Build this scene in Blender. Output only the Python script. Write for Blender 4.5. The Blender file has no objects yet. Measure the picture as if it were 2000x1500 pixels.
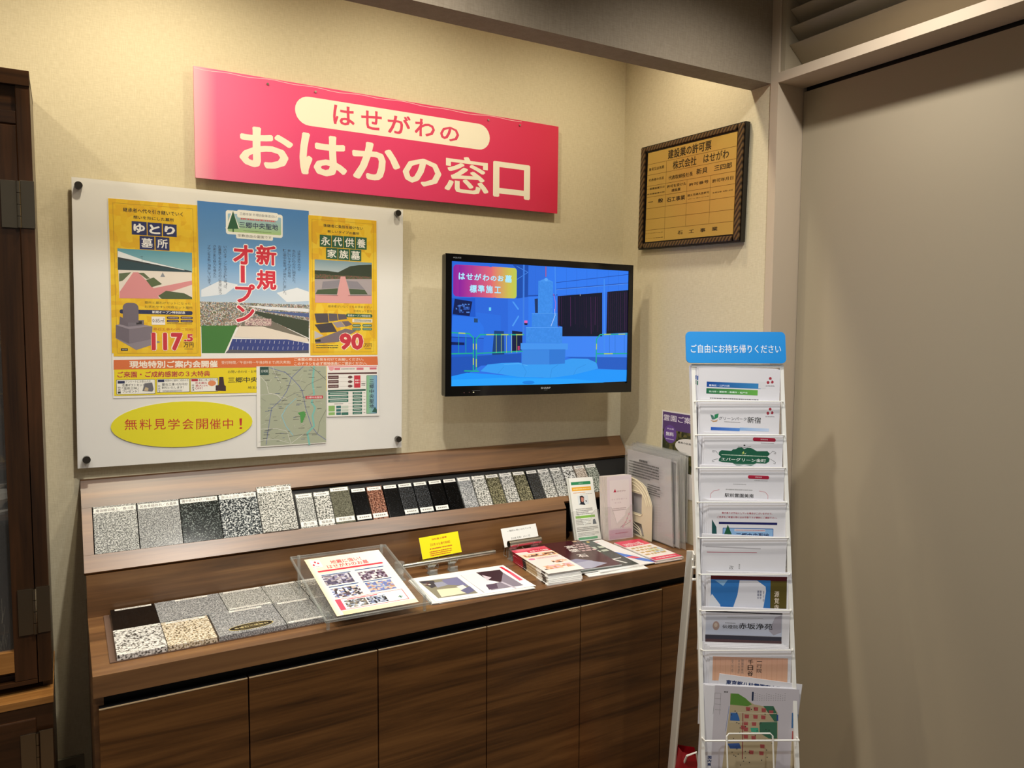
import bpy, bmesh, math, random
from mathutils import Vector, Matrix
from mathutils.geometry import tessellate_polygon
RAD = math.radians
D = bpy.data
COL = bpy.context.scene.collection
sc = bpy.context.scene

def lin(h):
    if len(h) == 3: h = ''.join(c * 2 for c in h)
    o = []
    for i in (0, 2, 4):
        c = int(h[i:i + 2], 16) / 255
        o.append(c / 12.92 if c <= .04045 else ((c + .055) / 1.055) ** 2.4)
    return tuple(o)

# ---------------------------------------------------------------- camera
cam = D.objects.new('camera', D.cameras.new('camera')); COL.objects.link(cam)
yaw, pitch, roll = .5368, -.0732, .0072
f = Vector((math.sin(yaw) * math.cos(pitch), math.cos(yaw) * math.cos(pitch), math.sin(pitch)))
r0 = Vector((math.cos(yaw), -math.sin(yaw), 0)); u0 = r0.cross(f)
r = r0 * math.cos(roll) + u0 * math.sin(roll); u = u0 * math.cos(roll) - r0 * math.sin(roll)
M = Matrix((r, u, -f)).transposed().to_4x4(); M.translation = Vector((-1.8348, -2.4003, 1.55))
cam.matrix_world = M
cam.data.sensor_width = 36; cam.data.sensor_fit = 'HORIZONTAL'
cam.data.lens = 1528 / 2000 * 36
cam.data.shift_x = -35.3 / 2000; cam.data.shift_y = -3.2 / 2000
cam.data.clip_start = .02; cam.data.clip_end = 60
sc.camera = cam

# ---------------------------------------------------------------- world, lights, exposure
w = D.worlds.new('shop_surroundings'); sc.world = w; w.use_nodes = True
w.node_tree.nodes['Background'].inputs[0].default_value = (1, .9, .78, 1)
w.node_tree.nodes['Background'].inputs[1].default_value = .15
sc.view_settings.view_transform = 'Standard'; sc.view_settings.look = 'None'
sc.view_settings.exposure = 0; sc.view_settings.gamma = 1
sc.view_settings.use_curve_mapping = False

def spot(name, loc, target, power, col, size=RAD(110), blend=.8, radius=.035):
    l = D.lights.new(name, 'SPOT'); l.energy = power; l.color = col; l.spot_size = size; l.spot_blend = blend; l.shadow_soft_size = radius
    o = D.objects.new(name, l); COL.objects.link(o); o.location = loc
    o.rotation_euler = (Vector(target) - Vector(loc)).to_track_quat('-Z', 'Y').to_euler()
    return o
WARM = (1, .88, .66); NEU = (1, .955, .885); COOL = (.86, .94, 1)
# downlights in the ceiling of the niche, close to the back wall
for x, p_ in ((-2.5, 24), (-1.62, 36), (-.92, 22), (-.3, 15)):
    spot('niche_downlight', (x, -.48, 2.66), (x, -.25, 0), p_, WARM, RAD(155), 1)
# downlights of the shop ceiling in front of the beam
for x, y, p_, c in ((-1.34, -1.22, 72, NEU), (-.36, -1.30, 46, NEU), (-2.3, -1.5, 26, NEU), (-.75, -2.3, 44, COOL)):
    spot('shop_downlight', (x, y, 2.67), (x + .1, y + .45, 0), p_, c, RAD(125), .9)

PRINTS = {
'sign': [
('r','f2b0c0>ec6f98',[-598.4,-151.7,-538.4,151.7]),
('r','ec6f98>e64d80',[-538.4,-151.7,-268.4,151.7]),
('r','e64d80>d62c50',[-268.4,-151.7,598.4,151.7]),
('l','f6c4cc',1.6,[-596.5,146.8,-573.2,144.7,-549.6,145.1,-525.6,146.9,-501.5,147.4,-477.1,145.8,-452.3,145,-427.3,146.7,-402,149.1,-376.4,149.2,-350.6,147.2,-324.4,145.9,-297.9,147,-271.1,148.3,-244,147.2,-216.6,144.8,-188.8,144.1,-160.6,146.2,-132.2,148.2,-103.4,147.8,-74.2,146.1,-44.7,146.4,-14.8,148.7,15.5,149.8,46.1,148,77.2,145.4,108.6,145.1,140.5,147,172.7,147.6,205.4,145.8,238.6,144.3,272.1,145.7,306.1,148.7,340.5,149.7,375.5,147.8,410.9,146.2,446.8,147.3]),
('o','f6f0dc',[-322.4,33.4,324.6,117.6],1),
('t','dd4a6c',[-209.5,48.8,-142,107],'は',0.022),
('t','dd4a6c',[-122.3,47.5,-54.7,106.5],'せ',0.022),
('t','dd4a6c',[-36.8,46.1,41,106],'が',0.022),
('t','dd4a6c',[53.9,49.4,124.7,105.5],'わ',0.022),
('t','dd4a6c',[142.1,46.7,211.3,93.9],'の',0.022),
('t','f6f0dc',[-481,-105.9,-328.4,9.6],'お',0.03),
('t','f6f0dc',[-310.9,-110.5,-166.4,12.8],'は',0.03),
('t','f6f0dc',[-151,-106.2,5.3,9.8],'か',0.03),
('t','f6f0dc',[13.5,-108.2,147.9,-19.7],'の',0.03),
('t','f6f0dc',[158,-116,322.1,4.1],'窓',0.018),
('t','f6f0dc',[338.1,-115.9,484.2,3.5],'口',0.03),],
'poster': [
('p','f0eeea',[-373.5,265.2,368.4,269.6,374.1,-268.7,-369,-266.1]),
('r','3f7fc4^6fa4d8',[-153.1,107.3,156.2,280.2]),
('r','6fa4d8^b9cfe4',[-154.5,0.9,155.9,110.2]),
('p','dfe6ee',[-145.3,33.6,-94.9,61.7,-46.4,52.3,-81.4,23.2,-145.5,13.6]),
('p','e6ebf0',[61.2,33.1,120.9,50.6,155.9,39.8,155.8,12.2,90.7,7]),
('s',['8a8478','b9b4a8','5e6a4c','9c6f5f','d8d4cc','6d7f94'],[-152.7,-70.4,157.3,0.9],2.2),
('p','e6e9ee',[-39.8,-6.1,155.8,-10.8,155.8,-21.6,31.7,-15.9]),
('p','4c5f95',[2.8,-19.7,155.8,-24.7,155.8,-37,90.6,-29.4]),
('p','34402c',[-31.4,-16.2,155.7,-47.7,155.7,-98.6,90.5,-68.8,31.6,-42.8]),
('p','767064',[-31.6,-38.3,31.6,-42.8,155.7,-101.7,155.6,-111,-40.3,-71]),
('p','3c7a32',[-146.3,-66.9,-50.1,-65.2,-85.6,-146.4,-145.8,-146.3]),
('p','e8ddcf',[-44.5,-66.6,19.8,-66.4,151,-100.2,155.6,-111,-58.8,-97.7]),
('s',['b99','caa','e0d5c8','8a6a70'],[-28.9,-64.2,46.1,-43.3],2),
('p','2f3f88',[-63,-103.7,90.3,-103.8,155.6,-115.6,155.6,-135.7,66.4,-138.9,-74.4,-134.6]),
('l','dfe3ee',1,[-51.8,-105,-53.3,-112.4]),
('l','dfe3ee',0.9,[-61.8,-125.8,-63.2,-134.6]),
('l','dfe3ee',1,[-38.7,-105.5,-40.2,-112.9]),
('l','dfe3ee',0.9,[-48,-125.7,-49.5,-134.6]),
('l','dfe3ee',1,[-25.5,-105.9,-27,-113.4]),
('l','dfe3ee',0.9,[-34.2,-125.6,-35.6,-134.5]),
('l','dfe3ee',1,[-12.3,-106.3,-13.7,-113.9]),
('l','dfe3ee',0.9,[-20.2,-125.6,-21.7,-134.5]),
('l','dfe3ee',1,[1.1,-106.7,-0.4,-114.5]),
('l','dfe3ee',0.9,[-6.2,-125.5,-7.7,-134.5]),
('l','dfe3ee',1,[14.5,-107.1,13,-115]),
('l','dfe3ee',0.9,[7.9,-125.5,6.4,-134.5]),
('l','dfe3ee',1,[28,-107.5,26.5,-115.5]),
('l','dfe3ee',0.9,[22.1,-125.4,20.6,-134.4]),
('l','dfe3ee',1,[41.6,-107.9,40.1,-116]),
('l','dfe3ee',0.9,[36.4,-125.4,34.9,-134.4]),
('l','dfe3ee',1,[55.3,-108.4,53.8,-116.5]),
('l','dfe3ee',0.9,[50.8,-125.3,49.3,-134.4]),
('l','dfe3ee',1,[69,-108.8,67.5,-117.1]),
('l','dfe3ee',0.9,[65.2,-125.3,63.7,-134.4]),
('l','dfe3ee',1,[82.9,-109.2,81.3,-117.6]),
('l','dfe3ee',0.9,[79.8,-125.2,78.3,-134.3]),
('l','dfe3ee',1,[96.8,-109.6,95.2,-118.1]),
('l','dfe3ee',0.9,[94.5,-125.1,92.9,-134.3]),
('l','dfe3ee',1,[110.8,-110.1,109.2,-118.7]),
('l','dfe3ee',0.9,[109.2,-125.1,107.7,-134.3]),
('l','dfe3ee',1,[124.9,-110.5,123.3,-119.2]),
('l','dfe3ee',0.9,[124.1,-125,122.5,-134.2]),
('l','dfe3ee',1,[139.1,-110.9,137.5,-119.7]),
('l','dfe3ee',0.9,[139,-125,137.5,-134.2]),
('p','5a5a60',[-74.4,-134.6,66.4,-138.9,155.6,-135.7,155.6,-145,-82.8,-144.9]),
('r','f0eeea',[-148.5,-164.4,160.2,-144.9]),
('o','f4f6f2',[-78.4,194.2,79.7,261.5],0.2),
('o','9cc3e6^a9cf8a',[-72.9,201.6,75.3,252.8],0.15),
('p','f4f6f2',[-60.2,263.3,-41.1,212.9,-79.9,209.8]),
('p','1f5a3c',[-58.8,260.6,-43.9,211.2,-74.4,208.8]),
('r','1f5a3c',[-60.6,201.4,-57.1,211.5]),
('o','f4f6f2',[-47.8,243.3,66.6,265.3],0.5),
('t','6a7080',[-40.8,250.5,62.2,258.4],'三郷市栄 外環自動車道沿い',0),
('m','d07070',[-38.1,236.1,59.2,244.9],1),
('t','26305e',[-42.4,215,66.4,232.4],'三郷中央聖地',0.02),
('m','7a9a6a',[-32.7,205,47.4,209.4],1),
('o','f4f6f2',[-51,183.9,51.7,201.6],0.5),
('t','222',[-46.8,188.8,47.3,196.7],'宗教自由の霊園です',0),
('t','f8f4f2',[0.8,109.5,64.6,172.8],'新',0.07),
('t','f8f4f2',[1.8,37.7,64.3,100.7],'規',0.07),
('t','f8f4f2',[-62.5,107.3,-2,169.8],'オ',0.07),
('t','f8f4f2',[-57.8,-1.8,3,58],'プ',0.07),
('t','f8f4f2',[-55.5,-58.3,1.3,-3.4],'ン',0.07),
('t','cf1f3a',[3.7,112.3,61.7,170],'新',0.035),
('t','cf1f3a',[4.7,40.5,61.4,97.8],'規',0.035),
('t','cf1f3a',[-59.8,110.1,-4.9,167],'オ',0.035),
('t','cf1f3a',[-55,1,0.2,55.2],'プ',0.035),
('t','cf1f3a',[-52.7,-55.4,-1.6,-6.3],'ン',0.035),
('r','f8f4f2',[-42.7,56.5,-24.4,110]),
('r','cf1f3a',[-39.2,58.7,-27.9,107.8]),
('v','26334e',[122.6,99.4,131.7,161.6],'さまざまな木々や',0),
('v','26334e',[107.5,59.3,116.5,162.1],'色とりどりの花に囲まれた、',0),
('v','26334e',[94.1,79.8,103.1,162.7],'新しいやすらぎの聖地',0),
('v','26334e',[80.6,23.4,89.5,163.3],'「三郷中央聖地」が誕生いたしました。',0),
('v','26334e',[-85,34.8,-76.7,160.8],'いよいよオープンを迎えた「三郷」は、',0),
('v','26334e',[-99.4,21.2,-91.2,161.2],'お墓建てをお考えの方のご要望に添う',0),
('v','26334e',[-113.5,68.2,-105.3,161.7],'さまざまな魅力を備えた',0),
('v','26334e',[-127.8,43.1,-119.7,160.7],'プランを多数ご用意しています。',0),
('p','e9bf12',[-372.3,265.3,-153.5,267.4,-147.2,-153.6,-365.9,-153]),
('s',['e9bf12','edc722','e4b40c'],[-369.8,-144.8,-157,265.2],14),
('r','c59a1e',[-155,-144.9,-154,266.1]),
('l','4a4030',0.5,[-361.7,254.3,-165.6,256.4]),
('l','4a4030',0.5,[-165.6,256.4,-157.8,-144.9]),
('l','4a4030',0.5,[-157.8,-144.9,-357.3,-144.8]),
('l','4a4030',0.5,[-357.3,-144.8,-361.7,254.3]),
('t','1b1b1b',[-337.9,233.1,-190.6,244.7],'継承者へ代々引き継いでいく',0.02),
('t','1b1b1b',[-313.7,216.7,-213.4,225.6],'想いを形にした墓所',0.02),
('r','1d2a66',[-317.6,174.4,-281.3,210.2]),
('t','fbfbfb',[-313.6,179.7,-285.3,204.9],'ゆ',0.04),
('r','1d2a66',[-279.4,174.5,-244,210.1]),
('t','fbfbfb',[-275.4,179.8,-248.1,204.8],'と',0.04),
('r','1d2a66',[-241.5,175.4,-206.8,209.4]),
('t','fbfbfb',[-237.4,180.7,-210.9,204],'り',0.04),
('r','1d2a66',[-299.1,136.7,-262.8,172.5]),
('t','fbfbfb',[-295.1,142,-266.8,167.3],'墓',0.02),
('r','1d2a66',[-260.3,137,-225.6,172.6]),
('t','fbfbfb',[-256.2,142.3,-229.7,167.4],'所',0.02),
('r','5b9fb4^8fbcc4',[-352.6,78.9,-168.4,135.2]),
('p','2a3034',[-351.8,120.3,-169.5,83.8,-169.6,80.4,-351.3,78.3]),
('p','e8eef2',[-351.7,128.5,-352,112.2,-188.5,85.6,-188.5,87.1,-290.5,107.8]),
('p','1f3f48',[-352,106.8,-352.5,78.2,-240.4,80.1,-169.6,81.5]),
('p','e6ddd2',[-351.3,78.3,-169.6,81,-168.8,7,-350.1,2.9]),
('p','d98f92',[-315.9,73.4,-303.5,74,-266.4,32.9,-169.8,58.2,-168.9,46.9,-256.6,12.3,-251.6,4.7,-349.3,2.9,-349.1,19.8]),
('p','5c6b4a',[-349.7,68.9,-320.8,73.1,-340.8,50.2,-350.1,47.1]),
('p','5f6a4a',[-303.5,72.6,-289.8,73.3,-274.9,58.9,-283.7,57.1]),
('p','54653f',[-285,54.2,-266,62.1,-245.4,44.9,-271.5,35.4]),
('p','4c5c3a',[-255.3,12.4,-235.9,27.1,-189.2,21.9,-169.3,11.3,-169.3,6.4,-246.5,4.3]),
('p','8a8f98',[-249.5,64.3,-243.5,77.1,-237.5,64.9]),
('l','222',0.6,[-294.1,118.5,-293.9,85.5]),
('l','222',0.6,[-299.1,115.5,-291.6,118.1]),
('t','2a2410',[-289.2,-9.9,-173.1,-3],'墓所と墓石がセットになった',0),
('t','2a2410',[-289.3,-21.2,-168.5,-14.1],'お求めやすい完成セット墓所',0),
('o','1b2654',[-349.9,-38.1,-168.6,-26.9],0.9),
('t','f4f4f4',[-271.1,-35.6,-187.7,-27.9],'新規オープン特別記念',0.02),
('p','8d8590',[-361.5,-103.6,-311.5,-135.9,-250.5,-113.8,-305.9,-93.3]),
('p','6d6470',[-359.7,-69.3,-328,-79.8,-328.6,-119.3,-360.3,-103]),
('p','7d7480',[-328,-79.8,-270.9,-71.4,-272.9,-106.1,-328.6,-119.3]),
('p','958c98',[-359.7,-69.3,-330.2,-61.9,-270.9,-70.8,-328,-79.8]),
('p','6b626e',[-349.6,-45.8,-330.2,-56.4,-330.4,-72.9,-351.1,-66.4]),
('p','77707c',[-330.1,-55.8,-291.6,-54.5,-291.8,-68.1,-330.4,-72.9]),
('p','28242c',[-310.4,-58.7,-296.6,-57.1,-296.8,-65.4,-310.5,-67]),
('o','6f6672',[-342.5,-53.5,-304.5,-8.8],0.7),
('r','6f6672',[-342.3,-61.8,-304.7,-31.4]),
('r','f4f0ea',[-272.7,-66.6,-239,-44.2]),
('t','33263a',[-270.7,-60.2,-240.8,-48.1],'0.85㎡',0),
('o','332640',[-234.8,-50.1,-203.6,-43.3],0.9),
('m','c9b8c0',[-231.7,-48.7,-206.8,-44.7],1),
('o','332640',[-234.9,-59.2,-203.7,-52.4],0.9),
('m','c9b8c0',[-231.8,-57.7,-206.9,-53.8],1),
('o','332640',[-200,-49.3,-168.3,-42.5],0.9),
('m','c9b8c0',[-196.8,-47.9,-171.5,-43.9],1),
('o','332640',[-200.1,-58.5,-168.4,-51.6],0.9),
('m','c9b8c0',[-196.9,-57,-171.6,-53],1),
('m','5a4a30',[-234.5,-64.5,-170.3,-61.1],1),
('t','b8551c',[-269.2,-82.3,-168.6,-74.5],'墓石工事も0円ご契約',0),
('t','fae8d0',[-275.3,-138.9,-193.4,-86.5],'117',0.09),
('t','fae8d0',[-192.6,-112.5,-167.4,-90.4],'.5',0.09),
('t','c8283c',[-274,-137.5,-194.7,-87.9],'117',0.045),
('t','c8283c',[-191.9,-111.8,-168.1,-91.1],'.5',0.045),
('t','1b1b1b',[-192.9,-128.2,-166.9,-114.8],'万円',0.01),
('m','5a4a30',[-191,-134.8,-167.6,-131.1],1),
('r','222',[-348.6,-137.9,-331.8,-131.5]),
('m','d0d0d0',[-346.1,-136.5,-333.8,-133.2],1),
('p','e9bf12',[154.7,268,366.7,269.4,371.9,-150,160.2,-151.2]),
('s',['e9bf12','eecb30','e2b00c'],[163.6,-145.1,365.9,268.3],16),
('l','6a5a30',0.5,[165.4,256.8,356.8,257.5]),
('l','6a5a30',0.5,[356.8,257.5,360.1,-140.2]),
('l','6a5a30',0.5,[360.1,-140.2,169.5,-141.9]),
('l','6a5a30',0.5,[169.5,-141.9,165.4,256.8]),
('t','1b1b1b',[199.9,236.4,323.8,246.3],'後継者に負担を掛けない',0.02),
('t','1b1b1b',[212.4,220.5,311.8,228.9],'新しいタイプの墓所',0.02),
('r','1f5c40',[188.7,176.9,224.3,212.6]),
('t','f6f6f2',[192.5,181.5,220.6,208],'永',0.02),
('r','1f5c40',[225.6,177,261.1,213.5]),
('t','f6f6f2',[229.4,181.6,257.3,208.9],'代',0.02),
('r','1f5c40',[262.4,177,298.8,213.8]),
('t','f6f6f2',[266.2,181.6,294.9,209.2],'供',0.02),
('r','1f5c40',[300.1,176.7,335.5,214.1]),
('t','f6f6f2',[304,181.3,331.5,209.5],'養',0.02),
('r','1f5c40',[208,141.2,244,175.2]),
('t','f6f6f2',[211.8,145.7,240.1,170.7],'家',0.02),
('r','1f5c40',[245.2,140.9,280.4,175.2]),
('t','f6f6f2',[249,145.4,276.6,170.7],'族',0.02),
('r','1f5c40',[281.7,140,318.2,175.5]),
('t','f6f6f2',[285.6,144.6,314.2,171],'墓',0.02),
('r','7fa0b0^b7c4c8',[173.5,94,352.3,137.7]),
('p','26351f',[173.5,105,213.3,105.5,245,102.6,283.4,123.4,309.4,128,351.6,132,352.5,85.8,173.5,77.4]),
('s',['4d5a35','5c5a40','8a4a48','3a4a2a'],[173.5,81.5,352.4,94],1.6),
('p','a9a0a4',[173.5,78.9,352.4,87.4,352.7,10.8,174.3,8.2]),
('p','dba0a0',[252.9,90.5,267.4,91.2,283.6,32.2,352.7,34.8,352.7,10.5,175.3,7.9,175.3,32.9,241.8,32.3]),
('p','8a8690',[197.7,72.3,251.4,79.5,245,55.8,194.6,50.6]),
('p','8a8690',[270.6,78.8,306.3,77.3,329.3,54.6,280.3,55.7]),
('p','44573a',[182.1,47,245,54.2,241.8,35.4,175.9,34.4]),
('p','44573a',[278.7,54.1,329.4,53,339.3,39.1,283.6,37]),
('l','7a3c40',1.1,[175.9,31.4,245,31.4]),
('l','7a3c40',1.1,[277.1,32.6,349.3,36.3]),
('t','4a3a18',[214,-5.1,352.8,2.7],'継承者がいなくてもお求めやすい',0),
('t','4a3a18',[294.1,-17.8,352.8,-10.2],'完成セット墓所',0),
('p','4d454c',[172.7,-24.9,213.3,-23.2,216.5,-51.2,178.9,-53.5]),
('p','5c545c',[214.9,-23.2,241.9,-24,245.1,-44.3,218.1,-48]),
('p','5c545c',[243.5,-24,269.1,-24.9,274,-39,246.7,-42.7]),
('p','3c363c',[172.7,-58.2,226,-51,241.9,-78.9,191.4,-82.7]),
('p','9a9098',[227.6,-51,254.7,-47.3,267.6,-62.8,241.9,-66.4]),
('p','6c6068',[256.3,-47.2,277.3,-45.2,290.3,-56.1,269.2,-62.8]),
('p','7a6c74',[175.8,-104.6,267.6,-69.1,303.4,-74.9,245.1,-110.4,175.7,-115.5]),
('p','c0bcc0',[172.7,-76.8,200.8,-92,172.7,-101.6]),
('o','1f5c40',[270.1,-33.4,354.9,-22.6],0.9),
('t','f0f0e8',[275.6,-31.4,348.9,-24.6],'新規オープン特別記念',0.01),
('r','f0ead8',[290.3,-48.5,354.6,-38.3]),
('m','4a4a3a',[295.1,-47.2,351.3,-39.5],2),
('o','2f6a50',[290.3,-62.8,317.2,-54.6],0.9),
('m','c0d0c0',[292.9,-60.9,314.5,-56.5],1),
('o','2f6a50',[290.3,-73.6,317.2,-65.4],0.9),
('m','c0d0c0',[292.9,-71.7,314.6,-67.3],1),
('o','2f6a50',[322.4,-62.2,353.7,-53.9],0.9),
('m','c0d0c0',[325.1,-60.3,351,-55.8],1),
('o','2f6a50',[322.5,-73.1,353.7,-64.8],0.9),
('m','c0d0c0',[325.1,-71.2,351.1,-66.7],1),
('t','fae8d0',[247.4,-136.2,327.6,-80.8],'90',0.09),
('t','c8283c',[249,-134.6,325.9,-82.4],'90',0.045),
('t','1b1b1b',[328.6,-125.7,353.3,-113.6],'万円',0.01),
('m','5a4a30',[329.9,-132.2,351.6,-129],1),
('m','3a4a2a',[177.3,-130.9,245.2,-118.4],2),
('r','222',[174.2,-110.2,191.3,-103]),
('p','d9703a',[-366.1,-162.7,371.9,-154.8,373.7,-183.2,-366.5,-188.8]),
('t','f6efe2',[-329,-185.2,-103.8,-165.5],'現地特別ご案内会開催',0.03),
('t','f3e6d6',[-93.6,-177.4,101.5,-167.1],'受付時間／午前9時～午後5時まで(雨天実施)',0),
('t','f6efe2',[111.8,-168.5,326.7,-159.2],'ご来園の際はお気を付けてお越しください。',0.01),
('t','f6efe2',[111.8,-181.5,337.4,-171.5],'このチラシを必ず現地係員にご提示ください。',0.01),
('p','ecd613',[-365.3,-188.8,373.7,-184,374.1,-262.2,-366.4,-259.2]),
('t','b3203a',[-358.2,-210.9,-124.6,-194.4],'ご来園・ご成約感謝の３大特典',0.025),
('o','3a4a44',[-361.2,-256.5,-266,-216.2],0.12),
('o','f2f1ea',[-360.2,-255.4,-267,-217.3],0.1),
('o','3a4a44',[-262.4,-253.9,-178.3,-215.6],0.12),
('o','f2f1ea',[-261.3,-252.7,-179.4,-216.7],0.1),
('o','3a4a44',[-176.7,-254.2,-103,-215.2],0.12),
('o','f2f1ea',[-175.6,-253.1,-104.1,-216.3],0.1),
('r','1b2654',[-357.8,-226.7,-340.6,-219.5]),
('r','1b2654',[-259.6,-224.7,-243.2,-217.9]),
('r','b3203a',[-173.9,-224,-156.7,-217.1]),
('t','333',[-338.6,-225.3,-277.5,-218.5],'アンケートにお答えの方',0),
('t','1b1b1b',[-347.1,-234.9,-292.3,-227.5],'名湯ギフトセット',0.01),
('t','1b1b1b',[-347.3,-243.5,-308.1,-236.4],'「温泉三昧」',0.01),
('t','1b1b1b',[-346.7,-251.8,-307.7,-244.8],'プレゼント！',0.01),
('v','333',[-357.6,-254,-350.8,-234.6],'特典1',0),
('p','6a6a70',[-298.1,-248.5,-292.8,-227.5,-273.7,-225.1,-270.2,-243.5,-273.3,-250.3]),
('p','c9b590',[-294.3,-247.2,-290.4,-237.4,-282.8,-240.4,-284.2,-248.8]),
('t','333',[-241.1,-223.8,-181.3,-217.9],'期間中に墓所ご成約の方',0),
('t','1b1b1b',[-249.5,-235.1,-183.6,-227.6],'墓石工事10万円分',0.01),
('t','1b1b1b',[-249.6,-243.6,-194.3,-236.6],'割引いたします！',0.01),
('v','333',[-259.4,-253,-253.3,-232.5],'特典2',0),
('m','777',[-248.4,-252.1,-197.6,-246.4],2),
('t','333',[-154.6,-223.7,-104.2,-217.5],'墓石工事ご成約の方',0),
('t','b3203a',[-164.1,-232.2,-133,-225.8],'見本墓石',0.01),
('t','b3203a',[-163.3,-239.2,-130.9,-233.4],'最大15%',0.01),
('t','b3203a',[-164.2,-247.3,-144.6,-240.7],'OFF！',0.01),
('v','333',[-173,-251.7,-166.6,-232],'特典3',0),
('o','e08a5a',[-130.3,-238.3,-109,-222.3],-1),
('p','3a1f2a',[-100,-212.3,-88.9,-212.5,-86.4,-236.1,-82.2,-239.2,-82.3,-253.9,-110,-251.8,-109.9,-237.1,-101.6,-235.8]),
('t','222',[-76.3,-202.2,22,-194.3],'お問い合わせ・お申込み',0.005),
('t','1b1b1b',[-76.5,-230.1,48.3,-214],'三郷中央聖地',0.02),
('t','222',[-21.6,-249,45.2,-241.3],'埼玉県三郷市',0.005),],
'oval': [
('o','e6dd16',[-183.4,-64,183.4,64.7],-1),
('t','c22a1e',[-150.4,-9.1,-119.2,20.5],'無',0.004),
('t','c22a1e',[-113.7,-10.6,-83.8,19.2],'料',0.004),
('t','c22a1e',[-78.2,-12,-48.3,17.8],'見',0.004),
('t','c22a1e',[-42.6,-13.5,-12.5,16.4],'学',0.004),
('t','c22a1e',[-5.9,-15,23.4,15.1],'会',0.004),
('t','c22a1e',[30.2,-16.5,61.3,13.6],'開',0.004),
('t','c22a1e',[66.3,-18,95.7,12.3],'催',0.004),
('t','c22a1e',[101.3,-19.4,129.3,11],'中',0.004),
('t','c22a1e',[146.2,-21.2,154.8,10.1],'！',0.004),],
'map': [
('p','ecebe6',[-103,119,103,119.6,102.3,-118.8,-102.3,-119.8]),
('r','a9b09a',[-92.6,-117,102.3,118.6]),
('l','5c68a8',1.5,[-66,115,-18.6,99.3,-2.1,83.7,-15.8,44,-32.4,19.9,-60.7,-6.7,-69.8,-64.3,-76.9,-112.8]),
('l','5c68a8',1.5,[33,117.8,-2.1,83.7,20.6,58.6,29.8,42.9,40.4,-10.4,57.4,-64.3,76.1,-90.4,102.3,-109.3]),
('l','7dbdb4',5.5,[65.4,117.5,60.7,67,65.3,35.7,57.5,7.8,68.4,-8.2,60.5,-33,65.2,-64.7,44.9,-85.6,51.1,-119.9]),
('l','8fc0cc',2.4,[-16,-2.1,-31.1,-29.2,-19.2,-60.6,1.9,-89.6]),
('l','8fc0cc',2,[11.4,21.7,-16,-2.1]),
('l','6f6f6f',0.8,[-32.4,10.7,-15.9,25.6,8.4,37.2,29.7,41.3,45.2,61.1,102.3,86.7]),
('l','333',0.8,[54.5,116.9,76.3,101.1,102.3,75.7]),
('l','333',0.8,[102.3,-15.8,82.4,-52.9,76.1,-87.3,32.5,-88.1,-10.2,-93.5]),
('l','e8e8e4',0.9,[-91,88.1,-75,69.7,-69.3,39.3,-45.7,35.6,-30.9,19.9]),
('l','e8e8e4',0.8,[-92.4,33.9,-57.6,37.4,-15.9,22.5]),
('l','e8e8e4',0.9,[-93,-66.2,-46.2,-67,-16.2,-76.2,-4.2,-114.1,32.5,-88.1]),
('l','e8e8e4',0.8,[-57.2,118.6,-48.4,93.6,-33.7,68.9]),
('l','e8e8e4',0.8,[-93.2,-99.6,-46.3,-99.2,-4.2,-114.1]),
('l','e0e0da',0.5,[23.4,-52.3,35.9,-59.7]),
('l','d4d8cc',0.5,[-44.9,100.6,-58.6,101.5]),
('l','d4d8cc',0.5,[-45.8,-6,-63,1.5]),
('l','555',0.5,[-40.1,-87.5,-52.3,-94.1]),
('l','d4d8cc',0.5,[-65.3,-21.2,-78.3,-32.2]),
('l','d4d8cc',0.5,[-89.4,-53.9,-76.3,-49.4]),
('l','d4d8cc',0.5,[87.6,-9.8,75.6,-21.2]),
('l','555',0.5,[-55.2,-97.3,-62.3,-93.5]),
('l','e0e0da',0.5,[-59.9,80.5,-65.9,72.9]),
('l','777',0.5,[16.6,-19.8,0.8,-15.6]),
('l','d4d8cc',0.5,[-35.1,-39.7,-35.8,-44.7]),
('l','e0e0da',0.5,[-80.4,-98,-64.5,-95.4]),
('l','555',0.5,[-17,-8.2,-21.8,-10]),
('l','d4d8cc',0.5,[-87.8,102.2,-83.6,91.2]),
('l','555',0.5,[-68.5,59.1,-73.9,62.7]),
('l','e0e0da',0.5,[5.1,-58.9,8.3,-66]),
('l','555',0.5,[-23.6,47.2,-7.5,56.9]),
('l','d4d8cc',0.5,[-28.7,-21.3,-34.5,-31.4]),
('l','777',0.5,[9.1,42.8,2.1,35.6]),
('l','777',0.5,[24.1,-47.7,42.5,-40.1]),
('l','555',0.5,[-81.9,-100.4,-98.3,-105.3]),
('l','555',0.5,[-27.8,57.3,-40.6,45.9]),
('l','777',0.5,[26.2,-65.6,38.8,-57]),
('l','555',0.5,[43.7,-99.5,29.2,-97]),
('l','777',0.5,[-63.7,-70.6,-76.4,-80.3]),
('l','555',0.5,[23.2,73.9,40.1,68.9]),
('l','555',0.5,[-32.6,52.2,-36,60.9]),
('l','d4d8cc',0.5,[-22.4,-104.2,-17.8,-104.5]),
('l','777',0.5,[-28.7,92.3,-28.1,91.1]),
('l','777',0.5,[1.5,97.5,8.5,93.4]),
('l','777',0.5,[49.3,30.5,61.7,36]),
('l','777',0.5,[91.4,-49.6,97.1,-51.9]),
('l','777',0.5,[-88,-5.2,-94,0.5]),
('l','777',0.5,[-38.1,3.2,-43.5,-0.2]),
('l','777',0.5,[45,-72.5,60.7,-65]),
('l','777',0.5,[69.6,10.7,86.8,9.7]),
('l','777',0.5,[6.3,74.9,22.3,75.2]),
('l','555',0.5,[36.3,-47.9,24.1,-54.4]),
('l','555',0.5,[15.6,-35.1,8.4,-36.1]),
('l','e0e0da',0.5,[69.7,50.5,58.3,48.7]),
('l','d4d8cc',0.5,[23.9,71.4,28.7,82.6]),
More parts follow.
